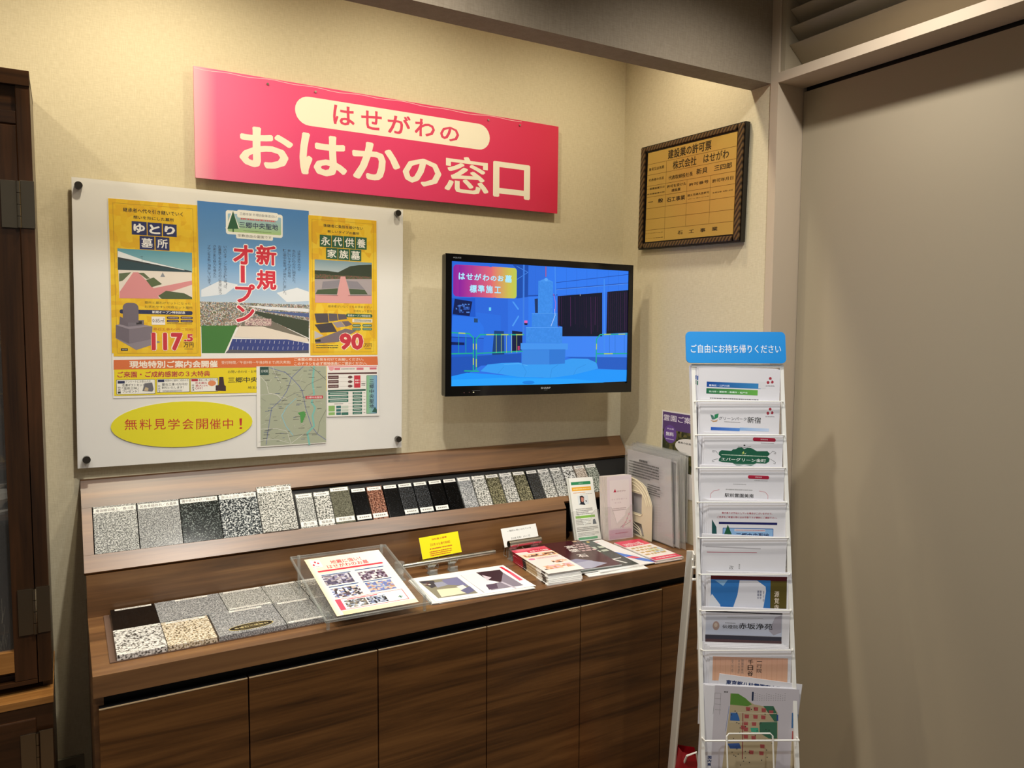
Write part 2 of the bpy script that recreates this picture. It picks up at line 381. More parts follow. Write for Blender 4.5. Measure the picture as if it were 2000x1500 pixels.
('l','e0e0da',0.5,[-4.4,62,9.9,71.3]),
('l','e0e0da',0.5,[88.9,2.8,85.7,6.6]),
('l','d4d8cc',0.5,[31.1,95.2,21.5,85.3]),
('l','777',0.5,[-89.8,25.4,-77.3,16.1]),
('l','e0e0da',0.5,[35.9,-9.7,37.7,-4.9]),
('m','4a5a8a',[-40.3,-3.1,-30.8,-0.4],1),
('m','3a3a3a',[-30.6,80.5,-14.9,83.3],1),
('m','555',[17.9,26.6,26,29.4],1),
('m','555',[-25.7,4,-8.1,6.8],1),
('m','4a5a8a',[12.2,30.8,18.3,33.6],1),
('m','4a5a8a',[-71.1,-13.7,-58.8,-10.9],1),
('m','4a5a8a',[-35.6,-83.4,-25.1,-80.6],1),
('m','3a3a3a',[-17.4,59,-5.6,61.8],1),
('m','555',[29.1,23,42.6,25.8],1),
('m','3a3a3a',[-46.6,-105.8,-37.6,-103],1),
('m','3a3a3a',[-85.9,-95.7,-74.2,-93],1),
('m','555',[-41.7,4.7,-27.8,7.4],1),
('m','555',[72.6,52.7,88.6,55.5],1),
('m','4a5a8a',[49.5,105,62.7,107.8],1),
('m','555',[-48.8,5.6,-39.9,8.3],1),
('m','3a3a3a',[-44.5,75.2,-35,78],1),
('m','4a5a8a',[12.1,3.3,28.7,6.1],1),
('m','555',[58.5,-92.7,74.3,-89.9],1),
('m','3a3a3a',[-39.4,-7.8,-26.1,-5.1],1),
('m','3a3a3a',[33.2,102.2,43.8,105],1),
('m','555',[35.3,-23.2,41.5,-20.4],1),
('m','555',[2.7,-43.2,19.6,-40.4],1),
('m','3a3a3a',[1.8,105.2,15.1,108],1),
('m','4a5a8a',[25.6,-103.9,37.7,-101.1],1),
('m','3a3a3a',[64,21.6,78.8,24.4],1),
('m','3a3a3a',[30.8,-92.1,47.3,-89.3],1),
('m','4a5a8a',[-78.2,-72.5,-63.1,-69.7],1),
('m','3a3a3a',[7.6,-35.1,24.8,-32.3],1),
('m','4a5a8a',[-65.3,5.1,-48.9,7.8],1),
('m','3a3a3a',[74.6,-13,88.2,-10.2],1),
('m','555',[46.9,92.8,56.4,95.6],1),
('m','555',[-74.2,95.7,-64.5,98.4],1),
('m','3a3a3a',[-17.6,93.6,-3.2,96.3],1),
('m','555',[-81,-73.5,-67.9,-70.8],1),
('m','555',[49.1,83.1,67.6,86],1),
('m','555',[28.7,10.9,42.3,13.7],1),
('m','4a5a8a',[-20.3,73.4,-11.7,76.2],1),
('m','4a5a8a',[3.1,-37.3,10,-34.5],1),
('m','4a5a8a',[-79.3,-15.4,-68.7,-12.6],1),
('m','555',[15,106.1,24.9,108.9],1),
('m','4a5a8a',[10.7,0.1,21.4,2.9],1),
('m','555',[-79.7,-42,-67.2,-39.2],1),
('m','4a5a8a',[24,43.9,36.9,46.7],1),
('m','555',[-52.1,95.3,-43.2,98.1],1),
('m','555',[36.3,-7,52.5,-4.2],1),
('m','3a3a3a',[55.7,6.7,64.1,9.5],1),
('m','555',[29.8,-37.5,43.1,-34.6],1),
('m','4a5a8a',[-83.1,-78.1,-70.3,-75.3],1),
('m','3a3a3a',[-50,-82.9,-32.5,-80.1],1),
('m','4a5a8a',[-71.1,-6.1,-56.7,-3.3],1),
('m','3a3a3a',[-79.4,76.7,-65.6,79.4],1),
('m','4a5a8a',[-51.8,83.8,-40,86.5],1),
('m','3a3a3a',[-54.3,-44,-44.1,-41.2],1),
('m','4a5a8a',[-50,36.4,-35.7,39.1],1),
('m','4a5a8a',[44.1,23.8,60.6,26.6],1),
('m','3a3a3a',[18.6,-70.4,36.6,-67.6],1),
('m','4a5a8a',[-28.8,100.9,-20.2,103.6],1),
('m','555',[-58.7,95.4,-52.4,98.1],1),
('m','3a3a3a',[-55.1,100.5,-41.3,103.2],1),
('m','3a3a3a',[-31.4,15.2,-14.7,18],1),
('m','3a3a3a',[14,13.5,25.8,16.3],1),
('m','555',[-57.5,-33.3,-47.1,-30.6],1),
('m','555',[-25.6,-84.8,-12.9,-82.1],1),
('m','3a3a3a',[-71,-68.9,-57.1,-66.1],1),
('m','3a3a3a',[-83.6,-85.3,-66.9,-82.6],1),
('m','4a5a8a',[-28.4,-97.2,-22.1,-94.5],1),
('m','555',[-13.7,-78.3,-6.2,-75.6],1),
('m','4a5a8a',[22.4,43.8,31.5,46.6],1),
('m','4a5a8a',[78.3,100.1,84.9,102.9],1),
('m','3a3a3a',[-50.5,92,-33.8,94.7],1),
('p','4e9a4c',[15.8,-21.9,35.8,-18,40.4,-29.1,29.5,-53.6,24.9,-53.4,23.4,-31.5]),
('r','1f4a44',[-93.5,93.4,-68.4,117]),
('t','d8e0dc',[-90,100.8,-71.3,109],'広域図',0),
('r','c8283c',[39.6,18.8,92.5,28.2]),
('t','f0e8e8',[42.6,20,89.4,26.3],'三郷中央聖地',0.01),],
'route': [
('p','eeece8',[-82.8,79.7,80.7,80,84.9,-81.7,-82.8,-77.9]),
('r','e8a0a8',[-79.6,73.9,77.4,77.8]),
('o','e8a0a8',[-76.5,63.8,-60.6,76.4],-1),
('r','d87080',[-59,65.5,-41.3,72.5]),
('r','d87080',[10.7,65.3,33.2,72.4]),
('r','d87080',[53.2,66.2,75.7,72.6]),
('m','666',[-38.1,66.4,5.8,70.9],1),
('r','5a3434',[-79.6,52.2,76.8,57.3]),
('r','5a3434',[-79,38.5,-46.1,48.6]),
('l','6a4a4a',0.4,[-46.1,43.3,2.6,43.2]),
('o','5a3434',[-17,38.9,-2.3,47.2],-1),
('m','c8b8b8',[-75.8,41.7,-49.3,45.5],1),
('r','5a3434',[-79,24.6,-46.1,34.7]),
('l','6a4a4a',0.4,[-46.1,29.3,2.6,29.1]),
('o','5a3434',[-17,24.8,-2.3,33.1],-1),
('m','c8b8b8',[-75.8,27.8,-49.3,31.6],1),
('r','5a3434',[-79,10.7,-46.1,20.8]),
('l','6a4a4a',0.4,[-46.1,15.4,2.6,14.9]),
('o','5a3434',[-17,10.7,-2.3,19.1],-1),
('m','c8b8b8',[-75.8,13.8,-49.3,17.6],1),
('r','c8283c',[2.9,9.6,23.4,48.1]),
('m','f0d0d0',[6.2,21.1,20.1,37.2],2),
('l','333',0.5,[23.4,28.7,40.6,28.3]),
('m','333',[26.7,14.3,39.3,24],2),
('r','1f5a4c',[-79.6,-1.2,40.7,4.6]),
('r','2f6f60',[-78.4,-11.3,-15.3,-2.4]),
('m','c0d4cc',[-73.3,-8.7,-20.2,-4.9],1),
('r','2f6f60',[-78.4,-22.7,-15.3,-13.8]),
('m','c0d4cc',[-73.3,-20.2,-20.2,-16.4],1),
('r','2f6f60',[-78.4,-34.2,-15.3,-25.3]),
('m','c0d4cc',[-73.3,-31.7,-20.2,-27.8],1),
('r','2f6f60',[-1.6,-11,28.8,-3.3]),
('m','c0d4cc',[2.7,-9.1,24.1,-5.2],1),
('l','888',0.4,[-15.3,-7,-1.6,-6.8]),
('m','555',[33.4,-9.1,39.4,-5.8],1),
('r','2f6f60',[-1.6,-21.5,28.8,-13.8]),
('m','c0d4cc',[2.7,-19.6,24.2,-15.7],1),
('l','888',0.4,[-15.3,-17.4,-1.6,-17.2]),
('m','555',[33.5,-19.4,39.5,-16.2],1),
('r','2f6f60',[-1.5,-32,28.8,-24.2]),
('m','c0d4cc',[2.7,-30,24.2,-26.2],1),
('l','888',0.4,[-15.3,-27.9,-1.5,-27.6]),
('m','555',[33.5,-29.8,39.5,-26.5],1),
('r','2f6f60',[-1.5,-42.5,28.9,-34.7]),
('m','c0d4cc',[2.8,-40.5,24.2,-36.6],1),
('l','888',0.4,[-15.3,-38.3,-1.5,-38.1]),
('m','555',[33.5,-40.1,39.5,-36.9],1),
('r','2f6f60',[-1.5,-52.9,28.9,-45.2]),
('m','c0d4cc',[2.8,-51,24.2,-47.1],1),
('l','888',0.4,[-15.2,-48.7,-1.5,-48.5]),
('m','555',[33.6,-50.5,39.6,-47.3],1),
('r','2f6f60',[-1.5,-63.4,28.9,-55.7]),
('m','c0d4cc',[2.8,-61.5,24.3,-57.6],1),
('l','888',0.4,[-15.2,-59.1,-1.5,-59]),
('m','555',[33.6,-60.9,39.6,-57.7],1),
('r','2f6f60',[-1.5,-73.9,29,-66.2]),
('m','c0d4cc',[2.8,-72,24.3,-68.1],1),
('l','888',0.4,[-15.2,-69.5,-1.5,-69.5]),
('m','555',[33.6,-71.3,39.6,-68],1),
('m','222',[-60.5,-41.2,-31.5,-37.4],1),
('r','8ab86a',[-77.7,-62.1,-57.9,-44.3]),
('r','8ab86a',[-77.7,-73.5,-57.9,-64.6]),
('r','2f6f70',[-53.4,-53.3,-38.6,-45.1]),
('r','c8d4c8',[-37.3,-54.1,-15.2,-45.7]),
('r','2f6f70',[-53.4,-63.5,-38.6,-55.2]),
('r','c8d4c8',[-37.3,-64.3,-15.2,-56]),
('r','2f6f70',[-53.4,-73.7,-38.6,-65.5]),
('r','2f6f60',[-37.3,-74.6,-15.2,-66.2]),
('o','3a6a6a',[42.8,-74.2,77.8,48.1],0.15),
('o','8cc48a>7aa8dc',[44.1,-72.9,76.8,46.8],0.13),
('v','1b2040',[52.5,-57.9,67.6,36.4],'三郷中央聖地',0.015),
('p','1f5a4c',[61.1,-69.3,71.2,-51.7,77,-61.8,77,-71.6]),],
'screen': [
('p','2f6fe0',[-345.8,207.7,348,211,346.3,-193,-342.7,-203.7]),
('p','2a66d6',[-345.8,207.7,-63.7,209.5,-62.4,102,-140,92.4,-138,-100.7,-343.3,-110.6]),
('p','2f78ec',[-63.7,207.8,348,211,348.2,138.5,49.8,112.9,47.8,-22.2,-60.9,-23.6]),
('p','3d83f0',[51.9,-22.1,349.2,-14.5,348.9,-104.6,77.9,-104.3]),
('p','2c6cdc',[-63.7,207.8,3.9,207.8,5.2,111.3,-62.5,105.4]),
('l','2560c8',0.8,[-36.1,205.8,-34.8,109.9]),
('l','2560c8',0.8,[7.9,206.1,9.2,111.5]),
('l','2560c8',0.8,[44.4,206.4,45.8,112.8]),
('l','2560c8',0.8,[85.4,206.8,86.9,114.3]),
('l','2560c8',0.8,[127.1,207.1,128.6,115.8]),
('l','2560c8',0.8,[169.3,207.5,170.9,117.3]),
('l','2560c8',0.8,[212.1,207.9,213.8,118.8]),
('l','2560c8',0.8,[260,208.3,261.7,120.5]),
('l','2560c8',0.8,[304.1,208.6,305.9,122.1]),
('l','1f50b0',2.2,[45.1,155.2,348.3,198]),
('l','1f50b0',3.2,[45.5,132.3,348.9,166.5]),
('l','6aa4f4',1,[45.5,130.5,349,164.6]),
('l','1d4ba6',4,[-62.5,105.4,49.8,112.9]),
('l','4088ee',5,[40.2,211.5,43.7,112.7]),
('p','1a4ca8',[-125.9,209.6,-63.7,209.5,-64.4,101.9,-107.3,95.2,-108.4,193.4]),
('l','4c8cec',1.6,[-108.5,203.7,-65.4,185.2]),
('l','4c8cec',1.6,[-108,159,-65.4,185.2]),
('l','3c7ce0',6,[-81.4,208.6,-80.6,-23.9]),
('p','0c1228',[52,108.8,235.3,127.6,238.3,-28.9,72.6,-30.8,72.1,3.2,53.5,6.4]),
('p','0c1228',[257.1,131.4,349.5,141.6,349.2,-14.5,255.7,-19.5]),
('l','4a2050',1.9,[58.1,106.1,58.2,0.7]),
('l','3a1a44',2,[67.2,106.4,69.8,8]),
('l','2a1636',1.1,[76.3,106.8,76.3,12.4]),
('l','1c1230',2,[85.3,107.1,85.9,-2.4]),
('l','1c1230',2,[94.5,107.4,95.5,12.7]),
('l','4a2050',2.3,[103.6,107.7,106.3,6]),
('l','1c1230',0.9,[112.8,108,114.6,-9.9]),
('l','3a1a44',1.6,[122,108.3,125,13.2]),
('l','1c1230',1.5,[131.2,108.7,134,-16.6]),
('l','2a1636',1.1,[140.5,109,142.4,0.7]),
('l','2a1636',0.9,[149.8,109.3,150.5,11.5]),
('l','2a1636',1.8,[159.1,109.6,162.7,7.8]),
('l','3a1a44',1.5,[168.5,110,169.7,0.4]),
('l','1c1230',1.6,[177.9,110.3,177.7,15.4]),
('l','4a2050',1.9,[187.3,110.6,191.6,-20.3]),
('l','3a1a44',1,[196.7,110.9,198.9,-12.2]),
('l','4a2050',2.1,[206.2,111.3,207,11.7]),
('l','3a1a44',1.6,[215.7,111.6,219,-12.6]),
('l','2a1636',1.2,[225.2,111.9,227.1,7.7]),
('l','4a2050',1.1,[261.5,129.7,264.2,-8.3]),
('l','2a1636',2,[270.3,130,273.1,-8.2]),
('l','3a1a44',0.9,[279.1,130.4,281.9,-8]),
('l','2a1636',1.3,[288,130.7,290.8,-7.9]),
('l','4a2050',0.8,[296.8,131,299.7,-7.8]),
('l','2a1636',1.7,[305.7,131.4,308.6,-7.7]),
('l','3a1a44',1.6,[314.6,131.7,317.6,-7.5]),
('l','2a1636',1,[323.6,132,326.5,-7.4]),
('l','4a2050',1.7,[332.6,132.4,335.5,-7.3]),
('l','3a1a44',1.8,[341.6,132.7,344.6,-7.1]),
('l','3f8aee',5,[243.1,174.7,248.6,-108.2]),
('p','1c3460',[-38.6,95.8,-25.9,98,-25.3,48.9,-36,48.6]),
('l','c04a50',2.6,[3.9,207.8,4.3,174.6]),
('l','e8ecff',0.8,[143.3,119.9,143.4,112.7]),
('p','1c58c8',[-344.4,88.9,-260.1,91.7,-256.7,-107.4,-343.3,-110.6]),
('p','0c1c50',[-332.6,86.6,-270.3,79.7,-279.8,31.4,-339.5,36.6]),
('s',['2a50a0','0c1c50','4a78c8','101c48'],[-328.9,41.8,-280,71.9],5),
('p','2b72e4',[-341.2,32.6,-229.3,27.8,-227.6,-41.1,-343.7,-37.9]),
('l','0f2a68',1.6,[-343.7,-37.3,-227.6,-41.1]),
('p','0a1e58',[-343.6,-53.9,-297.4,-55.2,-297.4,-63.6,-343.5,-63.2]),
('p','2a6cdc',[-257.9,44.7,-166.2,36.8,-164.9,-93.8,-229,-100.6,-227.9,-5.4,-256,31.3]),
('p','1a3f78',[-190.3,-15,-154.2,-16.2,-151.3,-114.5,-198.8,-116.1]),
('p','6ad0f0',[-210.2,62.2,-202.3,62.5,-202.2,51.6,-210.1,51.4]),
('p','26486c',[-264,25,-250.4,24,-250.3,11.1,-263.9,11.5]),
('p','4c98f0',[-124.6,84.3,-118.8,84.5,-97.2,59.2,-103,57.3]),
('p','4c98f0',[-100.8,38.3,-96.9,35,-119.8,-0.1,-123.7,3.2]),
('p','e060b0',[-77.2,21.5,-65.4,21.7,-65.3,13,-77.1,12.8]),
('p','1a1a3a',[-77.9,12.8,-64.5,12.3,-66,6,-76.2,5.8]),
('p','141c40',[-123.5,-14,-84.6,-16.9,-83.8,-79.7,-122.7,-83.3]),
('p','b03a6a',[-101.6,-65.9,-93.8,-65.8,-93.6,-79.7,-101.4,-79.8]),
('p','1d52b4',[-343.3,-103.9,-87.6,-90.2,-87.2,-128.6,-236.1,-131.3,-291.2,-161.3,-342.9,-165.8]),
('p','235cc0',[86.1,-102.5,348.9,-104.6,347.7,-151.6,223.1,-145,218.4,-126.5]),
('p','1f94f6',[-342.9,-165.8,-287.6,-154.6,-175.7,-162.6,-3,-175.3,223.1,-146.8,347.6,-150.5,346.3,-193,-342.7,-203.7]),
('p','27a0f8',[-342.9,-177.5,-160.3,-173.2,120.9,-180.5,250.3,-195.3,-342.7,-203.7]),
('p','379aee',[-239.7,-150,-213.8,-128,-160.8,-123.1,-99,-121.6,-59.6,-127,20.7,-125.6,115.5,-108,179.2,-109.9,214,-122.8,223.1,-145,120.6,-166,29.5,-175.7,-98.4,-170.5,-175.7,-159.2]),
('l','2b86d8',1.2,[-175.7,-159.2,-153,-135.2]),
('l','2b86d8',1.2,[-83.2,-130.4,-67.2,-153.3,-74.9,-170.8]),
('l','2b86d8',1.4,[25.4,-175.6,33.1,-143.6,57.6,-129.4]),
('l','2b86d8',1.2,[120.6,-166,132.9,-144.3,171,-130]),
('l','5ab4f8',1.6,[-153.1,-128.3,-99,-125.1,-63.5,-132.3]),
('r','3c8ae4',[-24.8,47.9,32.8,158.7]),
('r','3a86e0',[-48.4,0.2,52,47.8]),
('r','3b88e2',[-70.7,-54.6,72.5,-0.9]),
('r','4492ea',[-90.6,-77.7,96,-55.3]),
('r','3a84dc',[-85.5,-128.9,22.4,-77.8]),
('p','4492ea',[-25.5,155.7,2.4,168.1,32.1,158.2]),
('p','3076d0',[22,-77.6,85.7,-76.3,84.4,-125.9,22.7,-129.2]),
('s',['3c8ae4','3a87e1','3f8de7'],[-23.6,49.7,31.6,156.2],5),
('s',['3a86e0','3884de','3d89e4'],[-45.6,1.9,49.1,45],5),
('s',['3b88e2','3985df','3e8be6'],[-67.9,-52.5,69.6,-3.4],5),
('l','6ab0f4',0.8,[-71,-2.1,72.1,0.3]),
('l','6ab0f4',0.8,[-48.7,46.2,51.6,48.7]),
('l','2a6cc8',0.8,[-87.8,-78,85.7,-76.6]),
('l','2a6cc8',0.8,[22,-77.6,22.7,-127.4]),
('l','c8dcff',1.6,[40.4,63,42.7,41.8,26.9,4.2]),
('l','d060a0',1.4,[35.5,116,44.1,84.4,41.7,55.9]),
('o','5aa4f4',[-1.6,158.8,12.5,169.3],-1),
('l','1fa890',4.2,[-343.8,-23.3,-281.2,-25.8,-265.7,-39.8,-264.9,-146.4]),
('l','1fa890',4.2,[-254.6,-148.2,-255.4,-43,-240.7,-28.6,-78.6,-26.6]),
('l','1fa890',4.2,[-343.4,-92.2,-265.3,-90.5]),
('l','1fa890',4.2,[-255,-91.1,-83.8,-83.2]),
('l','1fa890',4.2,[214,-122.8,214.6,-38.4,229.5,-22.8,347.1,-19.1]),
('l','1fa890',4.2,[217.7,-91.6,346.3,-90.3]),
('l','1fa890',4.2,[-296.8,-148.5,-245.3,-150.3]),
('l','a8c468',4,[-317.6,-24.3,-295.8,-25.3]),
('l','a8c468',4,[-265.6,-60,-265.4,-76.9]),
('l','a8c468',4,[-265.2,-107.4,-265.1,-127.7]),
('l','a8c468',4,[-255.3,-60,-255.1,-76.9]),
('l','a8c468',4,[-218.4,-28.4,-192.1,-28]),
('l','a8c468',4,[-161.7,-27.7,-138.8,-27.4]),
('l','a8c468',4,[-107.9,-27,-84.4,-26.7]),
('l','a8c468',4,[-254.9,-110.8,-254.7,-134.6]),
('l','a8c468',4,[246.9,-21.8,273.3,-20.8]),
('l','a8c468',4,[308.9,-20.3,335.8,-19.6]),
('l','a8c468',4,[214.9,-56.7,214.4,-75.1]),
('l','a8c468',4,[248.3,-91.6,283.6,-91.1]),
('l','1fa890',1.6,[-318.3,-27.6,-317.9,-88.9]),
('l','1fa890',1.6,[-292.9,-27.3,-292.5,-88.8]),
('l','a8c468',1.6,[-182.7,-25.9,-182.1,-88.6]),
('l','a8c468',1.6,[-163.7,-25.6,-163,-88.6]),
('l','a8c468',1.6,[-144.6,-25.4,-143.9,-88.6]),
('l','a8c468',1.6,[-125.3,-25.1,-124.6,-88.5]),
('l','a8c468',1.6,[-105.9,-24.9,-105.2,-88.5]),
('l','2a6cc0',1.4,[268.9,-23,270.3,-89.7]),
('l','2a6cc0',1.4,[293.3,-22.7,294.7,-89.6]),
('l','2a6cc0',1.4,[333.6,-22.2,335,-89.6]),
('o','8a1f9a>d84a80',[-338.3,94.8,-201.2,197.8],0.25),
('r','a01f90>e06a70',[-293.4,94.7,-193.7,195.5]),
('o','e8a050>b8c850',[-193.7,94.8,-107.9,197.3],0.25),
('r','e06a70>c8b850',[-201.2,95.5,-140.6,197.6]),
('r','8a1f9a>b03a90',[-318.6,93.8,-275.2,195.1]),
('t','a8e8ff',[-319.5,149.8,-297.1,172.1],'は',0.03),
('t','a8e8ff',[-292.8,150,-268.7,171.5],'せ',0.03),
('t','a8e8ff',[-264.3,149.7,-238.6,171.5],'が',0.03),
('t','a8e8ff',[-234.1,149.3,-209.6,170.3],'わ',0.03),
('t','a8e8ff',[-205.1,150.5,-183.3,166.6],'の',0.03),
('t','a8e8ff',[-179.5,150.6,-156.8,169.5],'お',0.03),
('t','a8e8ff',[-152.2,147.8,-126.2,172.5],'墓',0.03),
('t','a8e8ff',[-280.5,108.7,-254.9,134.6],'標',0.03),
('t','a8e8ff',[-251.2,109.1,-226.4,135.2],'準',0.03),
('t','a8e8ff',[-221.5,109.2,-196.5,135.4],'施',0.03),
('t','a8e8ff',[-190.5,110.2,-167,132.3],'工',0.03),
('o','1a80e0',[-82.5,-196.4,-35.7,-184.4],-1),],
'tvlogo': [
('t','b0b4b8',[-12.6,-213.6,25.9,-207],'SHARP',0.012),
('t','808488',[-340.6,216.7,-312.7,221.9],'AQUOS',0.01),
('m','707478',[-0.4,-218.1,13.8,-216],1),
('m','707478',[-270.7,-215.5,-241,-213.5],1),
('o','e8e8c0',[-268,-221.4,-262.9,-217.4],-1),
('o','5a3a3a',[-301,-222.1,-297.4,-218],-1),
('o','5a3a3a',[-282.8,-221.1,-279.1,-217.7],-1),],
'cert': [
('l','5a4010',0.9,[-214.5,115.6,221,112.4]),
('l','5a4010',0.9,[-215.1,78.2,220.2,74.3]),
('l','5a4010',0.9,[-214.5,39.6,220.6,36.4]),
('l','5a4010',0.9,[-213.5,0.8,221,-2.1]),
('l','5a4010',0.9,[-212.3,-39.2,221.4,-41]),
('l','5a4010',0.9,[-211.8,-77.1,221.9,-80.6]),
('l','5a4010',0.9,[-211.3,-115.4,221.4,-117.3]),
('l','5a4010',0.9,[-109.7,113.9,-106.5,-153.1]),
('l','5a4010',0.9,[-0.4,37.9,0.1,-114.3]),
('l','5a4010',0.9,[111.4,36,112,-115.5]),
('t','2a2208',[-102.9,119,108.6,150.2],'建設業の許可票',0.025),
('t','2a2208',[-76,80.3,188.2,109.7],'株式会社\u3000はせがわ',0.015),
('t','2a2208',[-96.2,47.2,25.6,61.5],'代表取締役社長',0.015),
('t','2a2208',[42.6,48,203.7,67],'新貝\u3000三四郎',0.02),
('t','2a2208',[-203.1,91.4,-121,102.6],'商号又は名称',0.015),
('t','2a2208',[-202.6,55.1,-120.9,64.3],'代表者の氏名',0.015),
('t','2a2208',[-210,25.1,-114.6,32.6],'一般建設業又は',0.015),
('t','2a2208',[-208.9,8.5,-114.6,13.4],'特定建設業の別',0.015),
('t','2a2208',[-102,21,-5,31.2],'許可を受けた',0.015),
('t','2a2208',[-77.5,5.6,-31.9,16],'建設業',0.015),
('t','2a2208',[9.7,14.4,102.7,24.6],'許可番号',0.015),
('t','2a2208',[119.6,12,212,23.5],'許可年月日',0.015),
('t','2a2208',[-202,-24.4,-120.7,-9.8],'一\u3000般',0.03),
('t','2a2208',[-100.8,-27.2,-7.6,-11],'石工事業',0.02),
('t','2a2208',[4.7,-19,107.5,-11.5],'国土交通大臣許可',0.015),
('t','2a2208',[7.9,-29.3,106.9,-26.9],'(般-3) 第21868号',0.005),
('t','2a2208',[121.1,-22.4,211,-17.5],'令和3年 9月14日',0.005),
('t','2a2208',[-209.2,-128,-114.4,-126.4],'この店舗で営業',0.015),
('t','2a2208',[-208.2,-145.8,-113.4,-143.8],'している建設業',0.015),
('t','2a2208',[-38.4,-141.6,152.6,-128.5],'石\u3000工\u3000事\u3000業',0.02),],
'flyer': [
('r','fbf7e8',[-108,-152.8,108,152.8]),
('r','fbeecb>fdfaf0',[-108,60,108,152.8]),
('r','fbe3b0>fbe8cc',[-108,-152.8,108,-135]),
('r','fbe8c0>fbf7e8',[-108,-152,-90,152]),
('o','fbfaf6',[-95.7,99.9,-69.5,140.9],0.2),
('o','d8304a',[-94.5,110,-88.3,120],-1),
('o','d8304a',[-87.1,124.6,-81.4,135.2],-1),
('o','d8304a',[-80.3,116.6,-74.6,126.6],-1),
('m','999',[-96.7,102.4,-76,106.9],1),
('t','e0304a',[-44.5,107,42.6,129.3],'地震に強い！',0.02),
('t','e0304a',[-60.2,84.8,57,105.7],'はせがわのお墓',0.02),
('o','e0304a',[-91.9,70.7,93,79.7],1),
('o','3c5c96',[-88.8,49.6,-7.7,54.6],1),
('o','3c5c96',[4.6,52.6,87.8,57.6],1),
('o','3c5c96',[-87.4,-15.1,-6.5,-10.1],1),
('o','3c5c96',[5.5,-14.9,86.3,-9.9],1),
('s',['8a86a8','5c5470','a8a0a8','4a445c','c8c8d8'],[-90,-3.8,-13.3,48.1],6),
('s',['5a3c54','3c2c40','e0dce0','7c6c84','a89cb0'],[7.3,-5,79.7,41.4],6),
('s',['7a86b8','2c2c34','e8ecf4','5c4c58','c8b8b0'],[-86.6,-71.3,-12.3,-23.2],6),
('s',['7888c8','b88c7c','a8b4c8','6878b0','d8c0b0'],[7.5,-70,79.8,-19.6],6),
('r','e0506a',[-91.1,-130.7,90.7,-77.7]),
('r','fbf8f0',[-77.1,-128.7,88.7,-79.7]),
('s',['a8b4c4','4c4c54','e4e8f0','8c8474'],[-71.1,-124.7,-16.1,-89.7],5),
('s',['7c88a8','24242c','a8b0c8','c4ccd8'],[-13.1,-124.7,36.9,-89.7],5),
('r','2c6c5c',[66.9,-114.7,78.9,-111.7]),
('r','2c6c5c',[71.4,-119.7,74.4,-106.7]),
('r','e0506a',[-61.1,-86.7,18.9,-82.7]),],
'doc': [
('r','fbfbfb',[-150,-107,150,107]),
('p','8c8878',[-136.7,72.5,-21.4,61.3,-21.1,-92.5,-135,-83.9]),
('p','3c3848',[-136.7,72.5,-95.8,60.6,-98.2,13.9,-122.2,2.4]),
('p','7c7ca8',[-71.9,57,-21.4,61.3,-22.7,-23,-74.7,10.3]),
('p','9ca0b8',[-101.1,43,-75,42.3,-70.5,8.2,-106.5,-1.5]),
('p','e8e4c8',[-114.6,-16.6,-49,-25.8,-50.7,-78,-123.6,-78.7]),
('p','e0e4e8',[-54.7,-15.2,-32.6,-10.3,-30.8,-42.4,-51.2,-55.3]),
('s',['5c3c44','e4e0d8','4c4450','a09890'],[-131.2,28.3,-114.3,55.2],7),
('p','6c6c90',[-57.3,-52.3,-19.9,-28.3,-20.3,-70.4,-49.2,-86.1]),
('p','6c6478',[-5.5,74.7,-6.7,68.5,-3.4,-97.4,-5.4,-96.4]),
('p','e8eef4',[-4.8,70.1,57,65.7,44.5,-55.9,-1,-94.9]),
('p','3c2430',[45.3,75.7,121.2,69.4,116.1,23.9,75.5,-39.4,48.3,-1.7]),
('p','8c8494',[118.3,40,121.8,-89.9,22.4,-87.5,22,-48.9,78.6,-32.8]),
('p','c8c0d0',[80.8,-33.9,94.1,-103.6,87.5,-106.5,73.4,-38.3]),
('p','5c4c60',[26.3,-39.2,59.7,-39.7,46.1,-80.1,17.6,-81.4]),
('p','d8ccd8',[51.4,46.9,68.3,13.4,45.3,-8.4]),
('l','3c2430',0.9,[51,64.2,115.6,63.3]),
('p','e81c3c',[130.2,94.7,139.6,93.8,142.7,28.2,132.2,29]),
('p','f06078',[132.1,31.6,143.4,29.6,141.9,-47.4,129.6,-48]),],
'yellowcard': [
('r','f8ee14',[-66.4,-32.7,66.4,32.7]),
('t','c83c28',[-26,18.7,25.3,24.6],'当社施工標準',0.02),
('t','c83c28',[-33,2,33,9.8],'【石塔 お仏壇付基礎】',0.01),
('m','c85a28',[-38.1,-10.1,38.7,-2.8],1),
('m','c83c28',[-41.1,-29.5,34.1,-12.5],3),],
'whitecard': [
('r','f4f6f4',[-66.5,-30.4,66.5,30.4]),
('t','333',[-45.3,16.8,45.2,22.4],'一般的に用いられている',0.005),
('t','333',[-34.9,-8.7,34.3,-2.4],'【石塔 花瓶：パイプ】',0),],
'booklet': [
('r','f6ece8',[-61,-131,61,131]),
('r','e0405c>e85c74',[-61,95,61,131]),
('r','d8304c',[-20,80,61,108]),
('t','f8e0e4',[-10,86,55,100],'お墓づくり特集',0.03),
('r','fbe4c8>f8d8b0',[-61,30,61,70]),
('s',['e8b080','3c2c30','f0e0d8','c87860','8c5c50'],[-50,38,55,62],8),
('o','e878a8',[-52,8,-30,24],-1),
('s',['f0c0a0','4c3430','f4ece4','d89878','e8b8c8'],[-50,-95,50,-60],9),
('s',['f0c0a0','4c3430','f4ece4','d89878'],[5,-45,55,-20],8),
('m','c87888',[-25,10,50,24],2),],
'redbrochure': [
('r','4a2228',[-105,-148.5,105,148.5]),
('p','8c88a8',[-60,-60,0,-45,40,-80,10,-110]),
('p','a8a8c0',[-30,-85,30,-75,70,-120,0,-148,-50,-140]),
